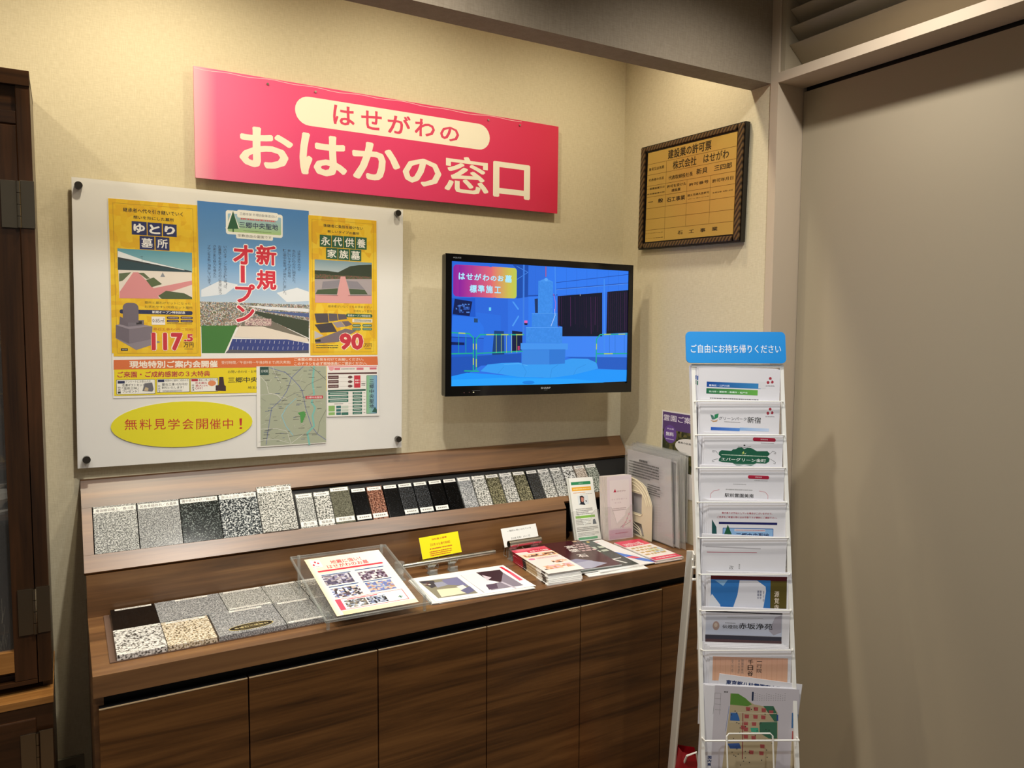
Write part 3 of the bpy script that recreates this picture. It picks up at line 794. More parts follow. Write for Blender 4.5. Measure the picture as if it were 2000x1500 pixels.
('t','ece4e0',[22.8,64.5,56.8,96.5],'真',0.02),
('t','ece4e0',[18.1,25.1,52.1,57.1],'壁',0.02),
('t','ece4e0',[17.8,-37.9,51.8,-5.9],'石',0.02),
('m','c8a888',[77,122.1,101.7,149],1),
('m','c8a8a8',[56.2,14.7,108.8,105.9],4),],
'greenbrochure': [
('r','3a4440',[-105,-145,105,145]),
('p','e8e8e4',[20,-70,90,-62,90,-68,22,-76]),
('p','e8e8e4',[45,-50,52,-50,80,-120,72,-120]),
('m','c0c8b8',[52.1,6.1,107.9,83.7],2),
('m','d8b860',[80.2,122.1,89.3,148.1],1),],
'bluebrochure': [
('r','f2f2f4',[-105,-148.5,105,148.5]),
('p','3c78d8',[30,10,55,12,105,-110,105,-148,80,-120]),
('m','d88890',[40,120,80,135],2),
('p','e85c6c',[55,-60,80,-60,95,-90,70,-85]),],
'redleaflet': [
('r','f6eeea',[-53,-116,53,116]),
('r','e03c5c',[-53,50,53,116]),
('r','e03c5c',[-53,-112,53,-80]),
('t','f8e8ec',[-42.1,54.6,29.8,89.2],'はせがわのお墓',0.02),
('s',['a8c0d8','d8e0b0','c8d4e0','e8e4c8'],[0,-40,48,10],8),
('m','c8a870',[-45,-60,40,40],4),
('m','f0c0c8',[-40,-104,40,-88],1),
('r','f6eeea',[-40,40,30,48]),],
'greenleaf': [
('r','f2f4f0',[-50,-109.8,50,109.8]),
('r','2c8c5c',[-43.1,84.4,38.4,95.2]),
('t','d8ece0',[-11.6,87.7,6,91.6],'お知らせ',0),
('r','f0b030',[-42.9,63.2,37,76.5]),
('m','f8e0a0',[-37.3,66.2,33.6,73.4],1),
('m','e0a060',[-39.6,54.2,11.2,59],1),
('m','b0b0b0',[-12,49.4,39.2,53],1),
('r','e0e8ec',[-24,14.7,19.8,46.7]),
('p','2c1c20',[-14.9,44.1,-4.7,45.8,3,40.5,0.2,23.9,-8.6,13.7,-15.7,22.6]),
('p','c88878',[-9.9,40.2,0.4,38.3,-0.5,26.3,-7.2,22,-10.7,27.1]),
('p','1c2430',[-21.1,15.9,-11.3,23.5,-0.2,21.5,4.1,12.8]),
('p','30303c',[6.7,28.2,11,28.4,11.6,23,8,22.3]),
('m','888',[-38.9,-21.1,31.5,2.5],4),
('r','88c050',[-43.3,-32.2,37.4,-23.7]),
('p','4c5c6c',[26.6,-40.4,35.5,-38.8,39.8,-55.8,24,-55.7]),
('m','999',[-44.8,-55.8,16.7,-34.8],4),
('m','666',[-44.5,-78.2,43.8,-61.9],3),
('m','999',[-43.2,-94.8,43.6,-80.9],3),
('r','58b080',[-42.8,-106.2,36,-98.2]),],
'pinkleaf': [
('r','ecdfe6^e8d8e2',[-53.3,-111.3,53.3,111.3]),
('r','f2e8ea',[-42,-71.3,42,97.3]),
('p','c02c4c',[-26.9,54.8,-19.5,66.5,-14.2,54.6]),
('t','8c4c5c',[-11.2,54.9,26.2,60.1],'はせがわ',0.01),
('t','b89ca8',[-36.1,26.7,32.4,32.5],'ライフサポート',0),
('t','b89ca8',[-22.5,14.9,5.8,19.3],'サービス',0),
('m','b8a8ac',[-35,-11.4,26.4,0.1],2),
('l','7c6468',1.4,[0.5,-69.4,22.3,-56.3,35.2,-30.5,40.4,-19.4]),
('l','7c6468',1.2,[19.7,-63.7,44,-54.5]),
('o','e8b8c8',[5.7,-71.9,14.3,-65],-1),
('o','e8b8c8',[18.1,-57.8,26.7,-50.9],-1),
('o','e8b8c8',[25.7,-45.1,34.3,-38.1],-1),
('o','e8b8c8',[33.4,-30.4,42,-23.4],-1),
('o','e8b8c8',[37.4,-53.9,46,-47],-1),
('o','e8b8c8',[10.7,-66.7,19.2,-59.8],-1),
('p','dcb8d0',[-49.1,-75.8,48,-78.1,49.3,-107.3,-47.8,-108.2]),
('m','c06080',[-23.7,-92.1,33,-87.1],1),],
'folder': [
('m','555',[-52.2,106,-3.8,119.7],1),
('m','555',[-116.7,49.7,62.5,107.9],6),
('m','555',[-1,1.6,71.2,40.2],5),
('l','777',0.4,[41.8,-27.5,74.9,-22.8]),
('l','777',0.4,[42,-36.3,75.2,-31.6]),
('l','777',0.4,[42.2,-45.2,75.4,-40.4]),
('l','777',0.4,[42.5,-54.1,75.6,-49.1]),
('l','777',0.4,[42.7,-63,75.9,-57.9]),
('l','777',0.4,[43,-71.8,76.1,-66.7]),
('l','777',0.4,[43.2,-80.7,76.4,-75.5]),
('l','777',0.4,[43.5,-89.6,76.6,-84.3]),
('l','777',0.4,[43.7,-98.5,76.9,-93]),
('l','777',0.4,[41.8,-27.5,43.7,-99.1]),
('l','777',0.4,[75.8,-22.6,77.9,-95.4]),],
'guide': [
('r','e8e4e0',[-105,-148.5,105,148.5]),
('r','5c4478',[-100,60,100,144]),
('s',['3a3c28','54502c','2c301c','6a6238'],[-100,-60,100,82],9),
('t','ece4f0',[-95.4,112.8,81,135],'霊園ご案内',0.01),
('o','6c4c98',[-93.9,34.9,-25.5,99],-1),
('t','e8e0f4',[-76.8,82.8,-40.3,88.4],'参加費',0.01),
('t','f4f0fa',[-82.1,59.5,-39.7,74.5],'無料',0.02),
('m','c8b8dc',[-81.6,45.6,-39.2,52.2],1),
('o','ece8e4',[-31.4,3.8,120.7,61],-1),
('t','333',[-17.6,40.5,62.3,47.3],'最高の区画の',0.02),],
'header': [
('t','e8f4ff',[-125.1,536.7,113.9,559.5],'ご自由にお持ち帰りください',0.008),],
'pamphleta': [
('r','14489c>3c8cc8',[-85.5,-52.5,57.6,-38.6]),
('r','e0e0e4>e0e0e4',[51.6,-51.4,71.5,-33.6]),
('r','1c6c4c>6cb44c',[-85.9,-70.1,50.2,-55.8]),
('t','e8f0ff',[-79.6,-50.3,-24.3,-45.4],'葛飾区・江戸川区',0.02),
('t','e8fff0',[-79.3,-66.8,23.4,-61.7],'市川市・浦安市・船橋市・松戸市',0.02),
('m','444',[-76.3,-85.1,52.9,-79.1],1),
('o','a83040',[73.2,-38.5,80.4,-30.6],-1),
('o','a83040',[78.8,-28,86,-20.1],-1),
('o','a83040',[84.3,-36.9,91.5,-29],-1),
('o','e4e2e8',[79.1,-34.3,85.8,-27.2],-1),
('t','444',[71.1,-45,94.6,-41.9],'はせがわ',0.01),],
'pamphletb': [
('o','a83040',[70.1,-35.1,77.3,-27.2],-1),
('o','a83040',[75.7,-24.6,82.9,-16.7],-1),
('o','a83040',[81.2,-33.5,88.3,-25.6],-1),
('o','e4e2e8',[75.9,-30.9,82.7,-23.9],-1),
('t','444',[68,-41.6,91.4,-38.4],'はせがわ',0.01),
('p','2c8c5c',[-67.4,-52.8,-66.8,-40,-56,-37,-57.7,-47.5]),
('p','4c7c70',[-77.7,-39.8,-69.7,-43.1,-66.4,-52.8,-73.3,-53.1]),
('p','c8a078',[-77.2,-54.2,-67.3,-56.4,-57.5,-52.5,-60.3,-58.1,-70.1,-59.8]),
('t','5c5c64',[-55.2,-53.4,18,-44.7],'グリーンパーク',0.005),
('t','444',[20.1,-59.1,55.7,-42.6],'新宿',0.01),
('m','888',[-40.5,-59.3,2,-56.5],1),
('r','2c60c0>5c90d8',[-75.4,-81.3,0.7,-73]),
('r','8cb4e4>c8d8f0',[0.7,-79.4,77.9,-71.5]),],
'pamphletc': [
('o','b02440',[23.8,-17.8,83.6,-8.4],0.9),
('t','f4d8dc',[44.2,-14.7,62.9,-11.1],'開園情報',0),
('m','999',[44.6,-23.7,80,-20.6],1),
('p','1c5c44',[-63.7,-50.2,-57,-45,-31.4,-45.9,-27.6,-41.8,-19.7,-40.9,-14,-36.3,-4.2,-35.9,2.3,-40,9.6,-36.3,19.5,-36.5,26.5,-39.5,35.6,-44.1,63.1,-42.9,69.2,-48.5,68.4,-52.5,62.6,-56.6,69.7,-62.2,68.1,-70.1,60.4,-75.4,34.8,-75.4,29,-78.6,-22.2,-79.8,-27.2,-77.1,-53.8,-76.2,-63.7,-73.7,-63,-67.8,-58.3,-62.7,-64.4,-57.1]),
('p','5c8c78',[-22.1,-81.3,29,-79.6,21.3,-82.9,3.5,-80.7,-14.1,-84.3]),
('t','f0f4f0',[-57.6,-72.4,60,-63.7],'エバーグリーン金町',0.015),
('m','c8dcc8',[-57.4,-58.8,62.5,-54.9],1),
('p','c8d870',[-3.6,-50,1.1,-45.5,2.8,-52.9]),
('p','e4ecd0',[3.4,-52.9,8.1,-48.7,5.4,-53.2]),
('p','a8c070',[-4.6,-51.2,0.4,-53,-2.5,-53.9]),
('l','444',0.7,[-14.1,-33.4,-6.2,-35,2.2,-36.6]),
('l','444',0.7,[19.3,-32,10.6,-34.3,2.2,-36.6]),
('o','333',[-0.4,-32.1,4.7,-28.2],-1),
('l','555',0.8,[-66.5,-54.2,-72.6,-47.6,-80.5,-47,-80.4,-50.9,-75.5,-50.3]),
('l','555',0.8,[-65.9,-67.9,-73.7,-70.2,-80.5,-72.4,-79.4,-76.7,-75.5,-75.2]),
('l','555',0.8,[70.3,-49.5,76.9,-42.3,84.9,-44.9,85,-48.8,80.1,-48.1]),
('l','555',0.8,[71.8,-63.1,79.8,-67.7,85.5,-71.4,84,-75.4,80,-73.6]),],
'pamphletd': [
('o','b02440',[13.7,-31.4,69,-22.4],0.9),
('t','f4d8dc',[32.9,-28.7,50,-25],'開園情報',0),
('m','999',[30.7,-37.3,65.9,-34.2],1),
('m','aaa',[-23.8,-48.4,9.5,-45.3],1),
('m','aaa',[-42.9,-63.6,26.6,-58.9],1),
('t','333',[-45.3,-81.1,30.2,-71],'駅前霊園美南',0.012),
('l','d06878',0.8,[-59.5,-62.8,-75,-66.9,-82.1,-74.9,-81.7,-87.6]),
('l','d06878',0.8,[44.3,-62.4,60.1,-64.7,67.8,-73.2,67.6,-83.9]),],
'pamphlete': [
('t','b83048',[-66.5,-34.9,64.6,-29.6],'案内係りが不在にしている場合がございますので、',0.008),
('t','b83048',[-78.8,-45.5,77.5,-40.3],'ご見学をご希望の際にはお手数ですが事前にご連絡下さい。',0.008),
('r','1c2060',[-73.9,-61,77.7,-55.2]),
('o','3c64a8',[-63.6,-106.3,68,-70.5],0.1),
('o','90b8e0',[-62.1,-106.3,66.5,-72.3],0.1),
('r','d8d4dc',[-33.1,-79.1,46.8,-72.9]),
('m','b06070',[-31.1,-77.6,45.8,-74.9],1),
('t','1b2050',[-28.9,-97.7,57.2,-82.6],'三郷中央聖地',0.02),
('p','1f5a3c',[-50.5,-62.4,-39.7,-87.7,-60.1,-88.1]),
('p','1f5050',[-91.9,-49,-79.9,-69.1,-78.6,-92.3,-91.2,-92.5]),],
'pamphletf': [
('l','b85068',1.6,[-96.9,-45.3,31.3,-41.5]),
('r','b9b6bb',[-101.3,-32.3,40.8,-29.7]),
('t','888',[-38.3,-87.2,-27,-77.3],'改',0),
('v','888',[-14.2,-85.4,-10.3,-72.3],'株式会',0),],
'pamphletg': [
('r','4c141c',[-100,-21.4,95.5,-9.6]),
('r','3478c0',[-99.3,-95.8,53.4,-19.5]),
('r','5c5020',[53.4,-94.1,95.3,-21.2]),
('p','e4e4ec',[-25.8,-20.5,18.5,-20.3,40.9,-35.5,42.1,-47,35.1,-94.8,-43.8,-96.2,-31,-57.8]),
('p','e0e4ec',[-96.5,-56.1,-74.8,-83.4,-72.6,-96.7,-103.4,-97.2,-100.1,-64.8]),
('p','8cb8e0',[-89.4,-21.6,-56.7,-20.1,-68,-35.6]),
('v','ecdcc8',[63.7,-96.1,76.2,-45.5],'源覚寺',0.01),
('v','2c3c6c',[20.1,-68.3,24.5,-45.4],'開園中',0.01),
('v','2c3c6c',[26.4,-68.2,30.7,-45.3],'開園中',0.01),
('v','2c3c6c',[34.2,-75.7,37.7,-46.1],'受付中',0.01),],
'pamphleth': [
('r','26262c',[-104.5,-12.5,91.1,-9.3]),
('p','8c8494',[-12,-19.3,26.1,-12.3,58.6,-11.2,60.9,-20.7,18.7,-20.2,3.7,-30.2]),
('r','c8c8d0^c0c8dc',[-103.4,-68.5,91.1,-12.9]),
('p','a8a4b0',[58.2,-54.9,72.4,-20.3,89.4,-14,89.9,-57.7,70,-65.9]),
('m','aaa',[-50.1,-25.7,41.8,-22.5],1),
('o','a89088',[-85.8,-57.6,-68.6,-34.8],-1),
('o','c8b8a8',[-82,-50,-73.4,-39.6],-1),
('t','2c2824',[-61.2,-52.4,-21,-42.9],'伝燈院',0.01),
('t','1c1c1c',[-19.7,-52,67,-36.9],'赤坂浄苑',0.015),
('m','666',[-54.4,-39.7,-27.7,-37],1),
('r','3c3c48',[-103.8,-79.9,90.9,-69.3]),
('r','5c4448',[-103.4,-91.2,91.2,-79.9]),],
'pamphleti': [
('r','d8a890^e8b898',[-95.1,-83.8,95.2,-23.7]),
('l','c88868',0.5,[-88.9,-28.5,-88.4,-85.1]),
('l','c88868',0.5,[-75.8,-28.1,-75.4,-84.7]),
('l','c88868',0.5,[-62.7,-27.8,-62.3,-84.4]),
('l','c88868',0.5,[-49.7,-27.4,-49.2,-84]),
('l','c88868',0.5,[-36.6,-27,-36.2,-83.6]),
('l','c88868',0.5,[-23.5,-26.7,-23.1,-83.3]),
('l','c88868',0.5,[-10.5,-26.3,-10,-82.9]),
('l','c88868',0.5,[2.6,-25.9,3,-82.6]),
('l','c88868',0.5,[15.7,-25.6,16.1,-82.2]),
('l','c88868',0.5,[28.8,-25.2,29.2,-81.9]),
('l','c88868',0.5,[41.9,-24.9,42.2,-81.5]),
('l','c88868',0.5,[54.9,-24.5,55.3,-81.1]),
('l','c88868',0.5,[68,-24.1,68.4,-80.8]),
('l','c88868',0.5,[81.1,-23.8,81.5,-80.4]),
('v','1c1c1c',[-6.5,-71.1,7.5,-28.3],'千日谷',0.02),
('v','2c2c2c',[16.7,-62.4,29.5,-27.2],'一行院',0.005),
('v','8c7c74',[-22.5,-65.9,-17.1,-28.9],'開園御案内',0),
('v','8c7c74',[-31.1,-66.1,-26.4,-30.3],'東京信濃町',0),
('v','8c7c74',[-47.5,-64.2,-42.8,-29.6],'受付中',0),],
'pamphletj': [
('t','20386c',[-86.5,-24.6,54,-12.3],'東京都八柱霊園案内図',0.03),],
'pamphletk': [
('r','c9c4cb',[-91.6,-222.8,121.5,0.5]),
('p','b8a888',[-52.4,-17.5,-9.9,-31.5,9.2,-42,32.6,-45.5,58.1,-44.2,69.3,-59.8,73,-135.4,69,-220.4,-65.1,-226.9,-58.2,-134.9,-50.9,-47.3]),
('p','5c8c3c',[-50.6,-17.4,-31.5,-17.6,-12.4,-28.2,3.4,-42.3,-6.8,-47.4,-51,-45.5]),
('p','3c6c54',[32.5,-44.6,58,-43.8,68.8,-64.4,71.3,-124,50.4,-125,26.6,-112.4,25.2,-84.9,62.2,-81.9]),
('p','3868a8',[-48.9,-64.4,-32.7,-63.6,-26.2,-78.2,-24.7,-85.1,-49.1,-85.1]),
('p','2c4c8c',[67.2,-64.5,71.2,-65.4,71.9,-80.3,67.9,-79.4]),
('p','48a888',[2.8,-100.9,22.5,-100,24.2,-111.4,5.6,-111.1]),
('p','3c5c9c',[-53.1,-142.7,-23.1,-140.1,-17.8,-153.6,-45.6,-154.9]),
('p','a85050',[-11.4,-49.5,0.3,-49.8,0,-59,-10.2,-59.1]),
('p','a85050',[8.3,-48.5,20,-48.9,19.7,-58.1,9.5,-58.1]),
('p','a85050',[28.2,-50.3,39.8,-50.6,39.5,-59.8,29.3,-59.9]),
('p','a85050',[47,-54.7,58.6,-55,58.3,-64.2,48.1,-64.3]),
('p','a85050',[-13.9,-68,-2.3,-68.3,-2.5,-77.5,-12.8,-77.6]),
('p','a85050',[8.1,-68.1,19.8,-68.4,19.5,-77.6,9.3,-77.6]),
('p','a85050',[27.9,-68.2,39.5,-68.6,39.3,-77.8,29,-77.8]),
('p','a85050',[-15.4,-85.3,-3.8,-85.6,-4,-94.8,-14.2,-94.9]),
('p','a85050',[5.5,-85.9,17.2,-86.2,16.9,-95.4,6.7,-95.5]),
('p','a85050',[-14.7,-100.2,-3,-100.5,-3.3,-109.7,-13.5,-109.8]),
('p','a85050',[-13.7,-118.5,-2.1,-118.8,-2.4,-128,-12.6,-128.1]),
('p','a85050',[6.1,-120.3,17.7,-120.6,17.4,-129.8,7.2,-129.9]),
('p','a85050',[2.1,-156.7,13.7,-157.1,13.4,-166.3,3.2,-166.3]),
('p','a85050',[29.1,-140.5,40.7,-140.8,40.5,-150,30.3,-150.1]),
('p','a85050',[-21.8,-95.9,-10.2,-96.3,-10.4,-105.5,-20.7,-105.5]),
('p','a85050',[27.6,-157.8,39.3,-158.1,39,-167.3,28.8,-167.3]),
('l','8c4444',2.2,[-18,-65.2,-13.8,-178.6]),
('l','e8e0c8',0.8,[-47.7,-65.5,65.9,-62.2]),
('l','e8e0c8',0.8,[-51.2,-88.7,69.2,-82.7]),
('l','5c7cb0',1,[-53.1,-49.7,-59.3,-112]),
('o','20304c',[2.4,-33.5,7,-10.6],0.9),
('v','444',[9.4,-33.9,11.7,-12.1],'一一一一',0),
('v','444',[15.2,-33.6,17.5,-13.4],'一一一一',0),
('v','444',[21.1,-33.3,23.4,-14.7],'一一一一',0),
('v','444',[26.9,-33,29.2,-16.1],'一一一一',0),
('v','444',[32.7,-32.8,35,-17.4],'一一一一',0),
('v','444',[38.4,-32.5,40.7,-11.8],'一一一一',0),
('v','444',[44.2,-32.2,46.6,-13.1],'一一一一',0),
('v','444',[50.1,-31.9,52.4,-14.5],'一一一一',0),
('v','444',[55.9,-31.6,58.2,-15.8],'一一一一',0),
('v','444',[61.6,-31.3,63.9,-10.2],'一一一一',0),
('v','444',[67.4,-31,69.7,-11.5],'一一一一',0),
('v','444',[73.2,-30.8,75.6,-12.9],'一一一一',0),
('v','444',[79.1,-30.5,81.4,-14.2],'一一一一',0),
('v','444',[84.8,-30.2,87.1,-8.6],'一一一一',0),
('l','666',0.5,[-90.7,-18.2,-75.6,-18.6]),
('l','666',0.5,[-90,-32,-74.9,-32.4]),
('l','666',0.5,[-89.3,-45.7,-74.2,-46.2]),
('l','666',0.5,[-88.6,-59.5,-73.5,-59.9]),
('l','666',0.5,[-90.7,-18.2,-92.7,-71.2]),
('l','666',0.5,[-75.6,-18.6,-76.4,-71.5]),
('m','555',[-67.7,-18,-57.2,-11.1],1),
('o','333',[27.1,-88.7,29.9,-86],-1),
('o','333',[40.5,-104.9,43.3,-102.2],-1),
('o','333',[-39.2,-62.3,-36.4,-59.6],-1),
('o','333',[-33.3,-90.9,-30.5,-88.2],-1),
('o','333',[24.4,-91.5,27.1,-88.7],-1),
('o','333',[-41.6,-164.9,-38.9,-162.2],-1),
('o','333',[9,-54.3,11.8,-51.5],-1),
('o','333',[-47.7,-72.2,-44.9,-69.4],-1),
('o','333',[-7.6,-177.4,-4.9,-174.6],-1),
('o','333',[57.7,-137.8,60.5,-135.1],-1),
('o','333',[-25.1,-115,-22.3,-112.2],-1),
('o','333',[-10.9,-99.8,-8.1,-97],-1),
('o','333',[-48.7,-138.9,-46,-136.2],-1),
('o','333',[44.7,-155.3,47.5,-152.6],-1),
('o','333',[-39.7,-130.6,-37,-127.8],-1),
('o','333',[-29.8,-156.4,-27,-153.6],-1),
('o','333',[3,-188.4,5.8,-185.7],-1),
('o','333',[36.6,-66.3,39.4,-63.5],-1),
('o','333',[-11.8,-185.7,-9,-182.9],-1),
('o','333',[1,-114.5,3.8,-111.7],-1),
('o','333',[1.2,-163.4,4,-160.6],-1),
('o','333',[55.7,-126.2,58.5,-123.5],-1),
('o','333',[59.9,-135.4,62.7,-132.6],-1),
('o','333',[-36.7,-172.1,-33.9,-169.3],-1),
('o','333',[-6.4,-58.7,-3.7,-56],-1),
('o','333',[56.8,-52.7,59.6,-50],-1),
('o','333',[14.6,-120.8,17.3,-118.1],-1),
('o','333',[48.5,-106,51.3,-103.3],-1),
('o','333',[-27.9,-92.8,-25.2,-90],-1),
('o','333',[-27.5,-134.7,-24.7,-131.9],-1),
('o','333',[-8.5,-161.4,-5.7,-158.7],-1),
('o','333',[-24.4,-103.6,-21.7,-100.8],-1),
('o','333',[-19.1,-195.9,-16.3,-193.2],-1),
('o','333',[47.1,-173.2,49.9,-170.5],-1),
('o','333',[18.6,-108.7,21.4,-106],-1),
('o','333',[-32.1,-174.4,-29.3,-171.7],-1),
('o','333',[1.5,-56.2,4.3,-53.4],-1),
('o','333',[-34.5,-66.9,-31.7,-64.2],-1),
('o','333',[33.5,-181.3,36.3,-178.5],-1),
('o','333',[-26,-169,-23.2,-166.3],-1),
('p','3c6ca0',[105.2,-58,121.7,-61.8,120.9,-94,106,-97]),
('r','b05858',[108,-126.5,119.6,-103.6]),
('r','c8b898',[107.9,-195.2,120.7,-126.6]),
('v','20386c',[-100.5,-200.9,-91.2,-174.6],'図内案',0.03),],
}
# ---------------------------------------------------------------- helpers
MATS = {}
def node_mat(name):
    m = D.materials.new(name); m.use_nodes = True; nt = m.node_tree
    return m, nt, nt.nodes['Principled BSDF'], nt.nodes, nt.links
def plain(name, hexc, rough=.5, metal=0., spec=.5, trans=0., alpha=1., emit=0.):
    if name in MATS: return MATS[name]
    m, nt, b, N, L = node_mat(name)
    b.inputs['Base Color'].default_value = (*lin(hexc), 1); b.inputs['Roughness'].default_value = rough
    b.inputs['Metallic'].default_value = metal; b.inputs['Specular IOR Level'].default_value = spec
    # faint mottling and grain so that no surface is perfectly even
    tc = N.new('ShaderNodeTexCoord'); n = N.new('ShaderNodeTexNoise'); n.inputs['Scale'].default_value = 60; n.inputs['Detail'].default_value = 3
    bp = N.new('ShaderNodeBump'); bp.inputs['Strength'].default_value = .03; bp.inputs['Distance'].default_value = .002
    L.new(tc.outputs['Object'], n.inputs['Vector']); L.new(n.outputs[0], bp.inputs['Height']); L.new(bp.outputs[0], b.inputs['Normal'])
    MATS[name] = m; return m
def clear_mat(name, tint='ffffff', gloss=.04, op=.03, refl=.05):
    """clear plastic sheet: see-through with a mirror-like sheen"""
    if name in MATS: return MATS[name]
    m = D.materials.new(name); m.use_nodes = True; nt = m.node_tree; N = nt.nodes; L = nt.links; N.clear()
    out = N.new('ShaderNodeOutputMaterial'); tr = N.new('ShaderNodeBsdfTransparent'); gl = N.new('ShaderNodeBsdfGlossy'); df = N.new('ShaderNodeBsdfDiffuse')
    tr.inputs[0].default_value = (*lin(tint), 1); gl.inputs['Roughness'].default_value = gloss; df.inputs[0].default_value = (.8, .8, .78, 1)
    fr = N.new('ShaderNodeLayerWeight'); fr.inputs[0].default_value = .08; mp = N.new('ShaderNodeMath'); mp.operation = 'MULTIPLY_ADD'; mp.inputs[1].default_value = .12; mp.inputs[2].default_value = refl; L.new(fr.outputs['Facing'], mp.inputs[0])
    m1 = N.new('ShaderNodeMixShader'); m1.inputs[0].default_value = op; m2 = N.new('ShaderNodeMixShader')
    L.new(tr.outputs[0], m1.inputs[1]); L.new(df.outputs[0], m1.inputs[2]); L.new(mp.outputs[0], m2.inputs[0]); L.new(m1.outputs[0], m2.inputs[1]); L.new(gl.outputs[0], m2.inputs[2]); L.new(m2.outputs[0], out.inputs[0])
    MATS[name] = m; return m
def fabric(name, c1, c2, scale=420):
    m, nt, b, N, L = node_mat(name)
    tc = N.new('ShaderNodeTexCoord'); mp = N.new('ShaderNodeMapping'); mp2 = N.new('ShaderNodeMapping')
    mp.inputs['Scale'].default_value = (scale * .12, scale * .12, scale); mp2.inputs['Scale'].default_value = (scale, scale, scale * .12)
    n1 = N.new('ShaderNodeTexNoise'); n2 = N.new('ShaderNodeTexNoise'); n3 = N.new('ShaderNodeTexNoise')
    for n in (n1, n2): n.inputs['Scale'].default_value = 1; n.inputs['Detail'].default_value = 2
    n3.inputs['Scale'].default_value = 2.5
    ad = N.new('ShaderNodeMath'); ad.operation = 'ADD'; rp = N.new('ShaderNodeMapRange'); rp.inputs['From Min'].default_value = .7; rp.inputs['From Max'].default_value = 1.3
    mx = N.new('ShaderNodeMix'); mx.data_type = 'RGBA'; mx.inputs[6].default_value = (*lin(c1), 1); mx.inputs[7].default_value = (*lin(c2), 1)
    bp = N.new('ShaderNodeBump'); bp.inputs['Strength'].default_value = .22; bp.inputs['Distance'].default_value = .001
    L.new(tc.outputs['Object'], mp.inputs[0]); L.new(tc.outputs['Object'], mp2.inputs[0]); L.new(mp.outputs[0], n1.inputs['Vector']); L.new(mp2.outputs[0], n2.inputs['Vector'])
    L.new(n1.outputs[0], ad.inputs[0]); L.new(n2.outputs[0], ad.inputs[1]); L.new(ad.outputs[0], rp.inputs[0]); L.new(rp.outputs[0], mx.inputs[0]); L.new(mx.outputs[2], b.inputs['Base Color'])
    L.new(ad.outputs[0], bp.inputs['Height']); L.new(bp.outputs[0], b.inputs['Normal']); b.inputs['Roughness'].default_value = .75; b.inputs['Specular IOR Level'].default_value = .25
    return m
def wood(name, dark, mid, light, axis=0, rough=.32, scale=1., bands=1., spec=.5):
    m, nt, b, N, L = node_mat(name)
    tc = N.new('ShaderNodeTexCoord'); mp = N.new('ShaderNodeMapping')
    s = [20 * scale] * 3; s[axis] = 1.25 * scale; mp.inputs['Scale'].default_value = s
    mp2 = N.new('ShaderNodeMapping'); s2 = [170 * scale] * 3; s2[axis] = 4.5 * scale; mp2.inputs['Scale'].default_value = s2
    n1 = N.new('ShaderNodeTexNoise'); n1.inputs['Scale'].default_value = 1; n1.inputs['Detail'].default_value = 6; n1.inputs['Roughness'].default_value = .56; n1.inputs['Distortion'].default_value = 1.0 * bands
    n2 = N.new('ShaderNodeTexNoise'); n2.inputs['Scale'].default_value = 1; n2.inputs['Detail'].default_value = 3
    rp = N.new('ShaderNodeValToRGB'); e = rp.color_ramp.elements
    e[0].position = .26; e[0].color = (*lin(dark), 1); e[1].position = .76; e[1].color = (*lin(light), 1); k = e.new(.48); k.color = (*lin(mid), 1)
    mx = N.new('ShaderNodeMath'); mx.operation = 'MULTIPLY_ADD'; mx.inputs[1].default_value = .22; 
    sb = N.new('ShaderNodeMath'); sb.operation = 'SUBTRACT'; sb.inputs[1].default_value = .11
    L.new(tc.outputs['Object'], mp.inputs[0]); L.new(tc.outputs['Object'], mp2.inputs[0]); L.new(mp.outputs[0], n1.inputs['Vector']); L.new(mp2.outputs[0], n2.inputs['Vector'])
    L.new(n2.outputs[0], mx.inputs[0]); L.new(n1.outputs[0], mx.inputs[2]); L.new(mx.outputs[0], sb.inputs[0]); L.new(sb.outputs[0], rp.inputs[0]); L.new(rp.outputs[0], b.inputs['Base Color'])
    bp = N.new('ShaderNodeBump'); bp.inputs['Strength'].default_value = .08; bp.inputs['Distance'].default_value = .001; L.new(n2.outputs[0], bp.inputs['Height']); L.new(bp.outputs[0], b.inputs['Normal'])
    b.inputs['Roughness'].default_value = rough; b.inputs['Specular IOR Level'].default_value = spec
    return m
def granite(name, dark, mid, light, scale=420, lo=.42, hi=.58, rough=.12):
    if name in MATS: return MATS[name]
    m, nt, b, N, L = node_mat(name)
    tc = N.new('ShaderNodeTexCoord'); n = N.new('ShaderNodeTexNoise'); n.inputs['Scale'].default_value = scale; n.inputs['Detail'].default_value = 2
    v = N.new('ShaderNodeTexVoronoi'); v.inputs['Scale'].default_value = scale * 1.1
    rp = N.new('ShaderNodeValToRGB'); e = rp.color_ramp.elements; e[0].position = lo; e[0].color = (*lin(dark), 1); e[1].position = hi; e[1].color = (*lin(light), 1); k = e.new((lo + hi) / 2); k.color = (*lin(mid), 1)
    mx = N.new('ShaderNodeMix'); mx.data_type = 'RGBA'; mx.blend_type = 'OVERLAY'; mx.inputs[0].default_value = .45
    L.new(tc.outputs['Object'], n.inputs['Vector']); L.new(tc.outputs['Object'], v.inputs['Vector']); L.new(n.outputs[0], rp.inputs[0]); L.new(rp.outputs[0], mx.inputs[6]); L.new(v.outputs['Color'], mx.inputs[7])
    bw = N.new('ShaderNodeRGBToBW'); L.new(v.outputs['Color'], bw.inputs[0]); L.new(bw.outputs[0], mx.inputs[7]); L.new(mx.outputs[2], b.inputs['Base Color']); b.inputs['Roughness'].default_value = rough
    b.inputs['Specular IOR Level'].default_value = .3 if dark < '1' else .5
    MATS[name] = m; return m
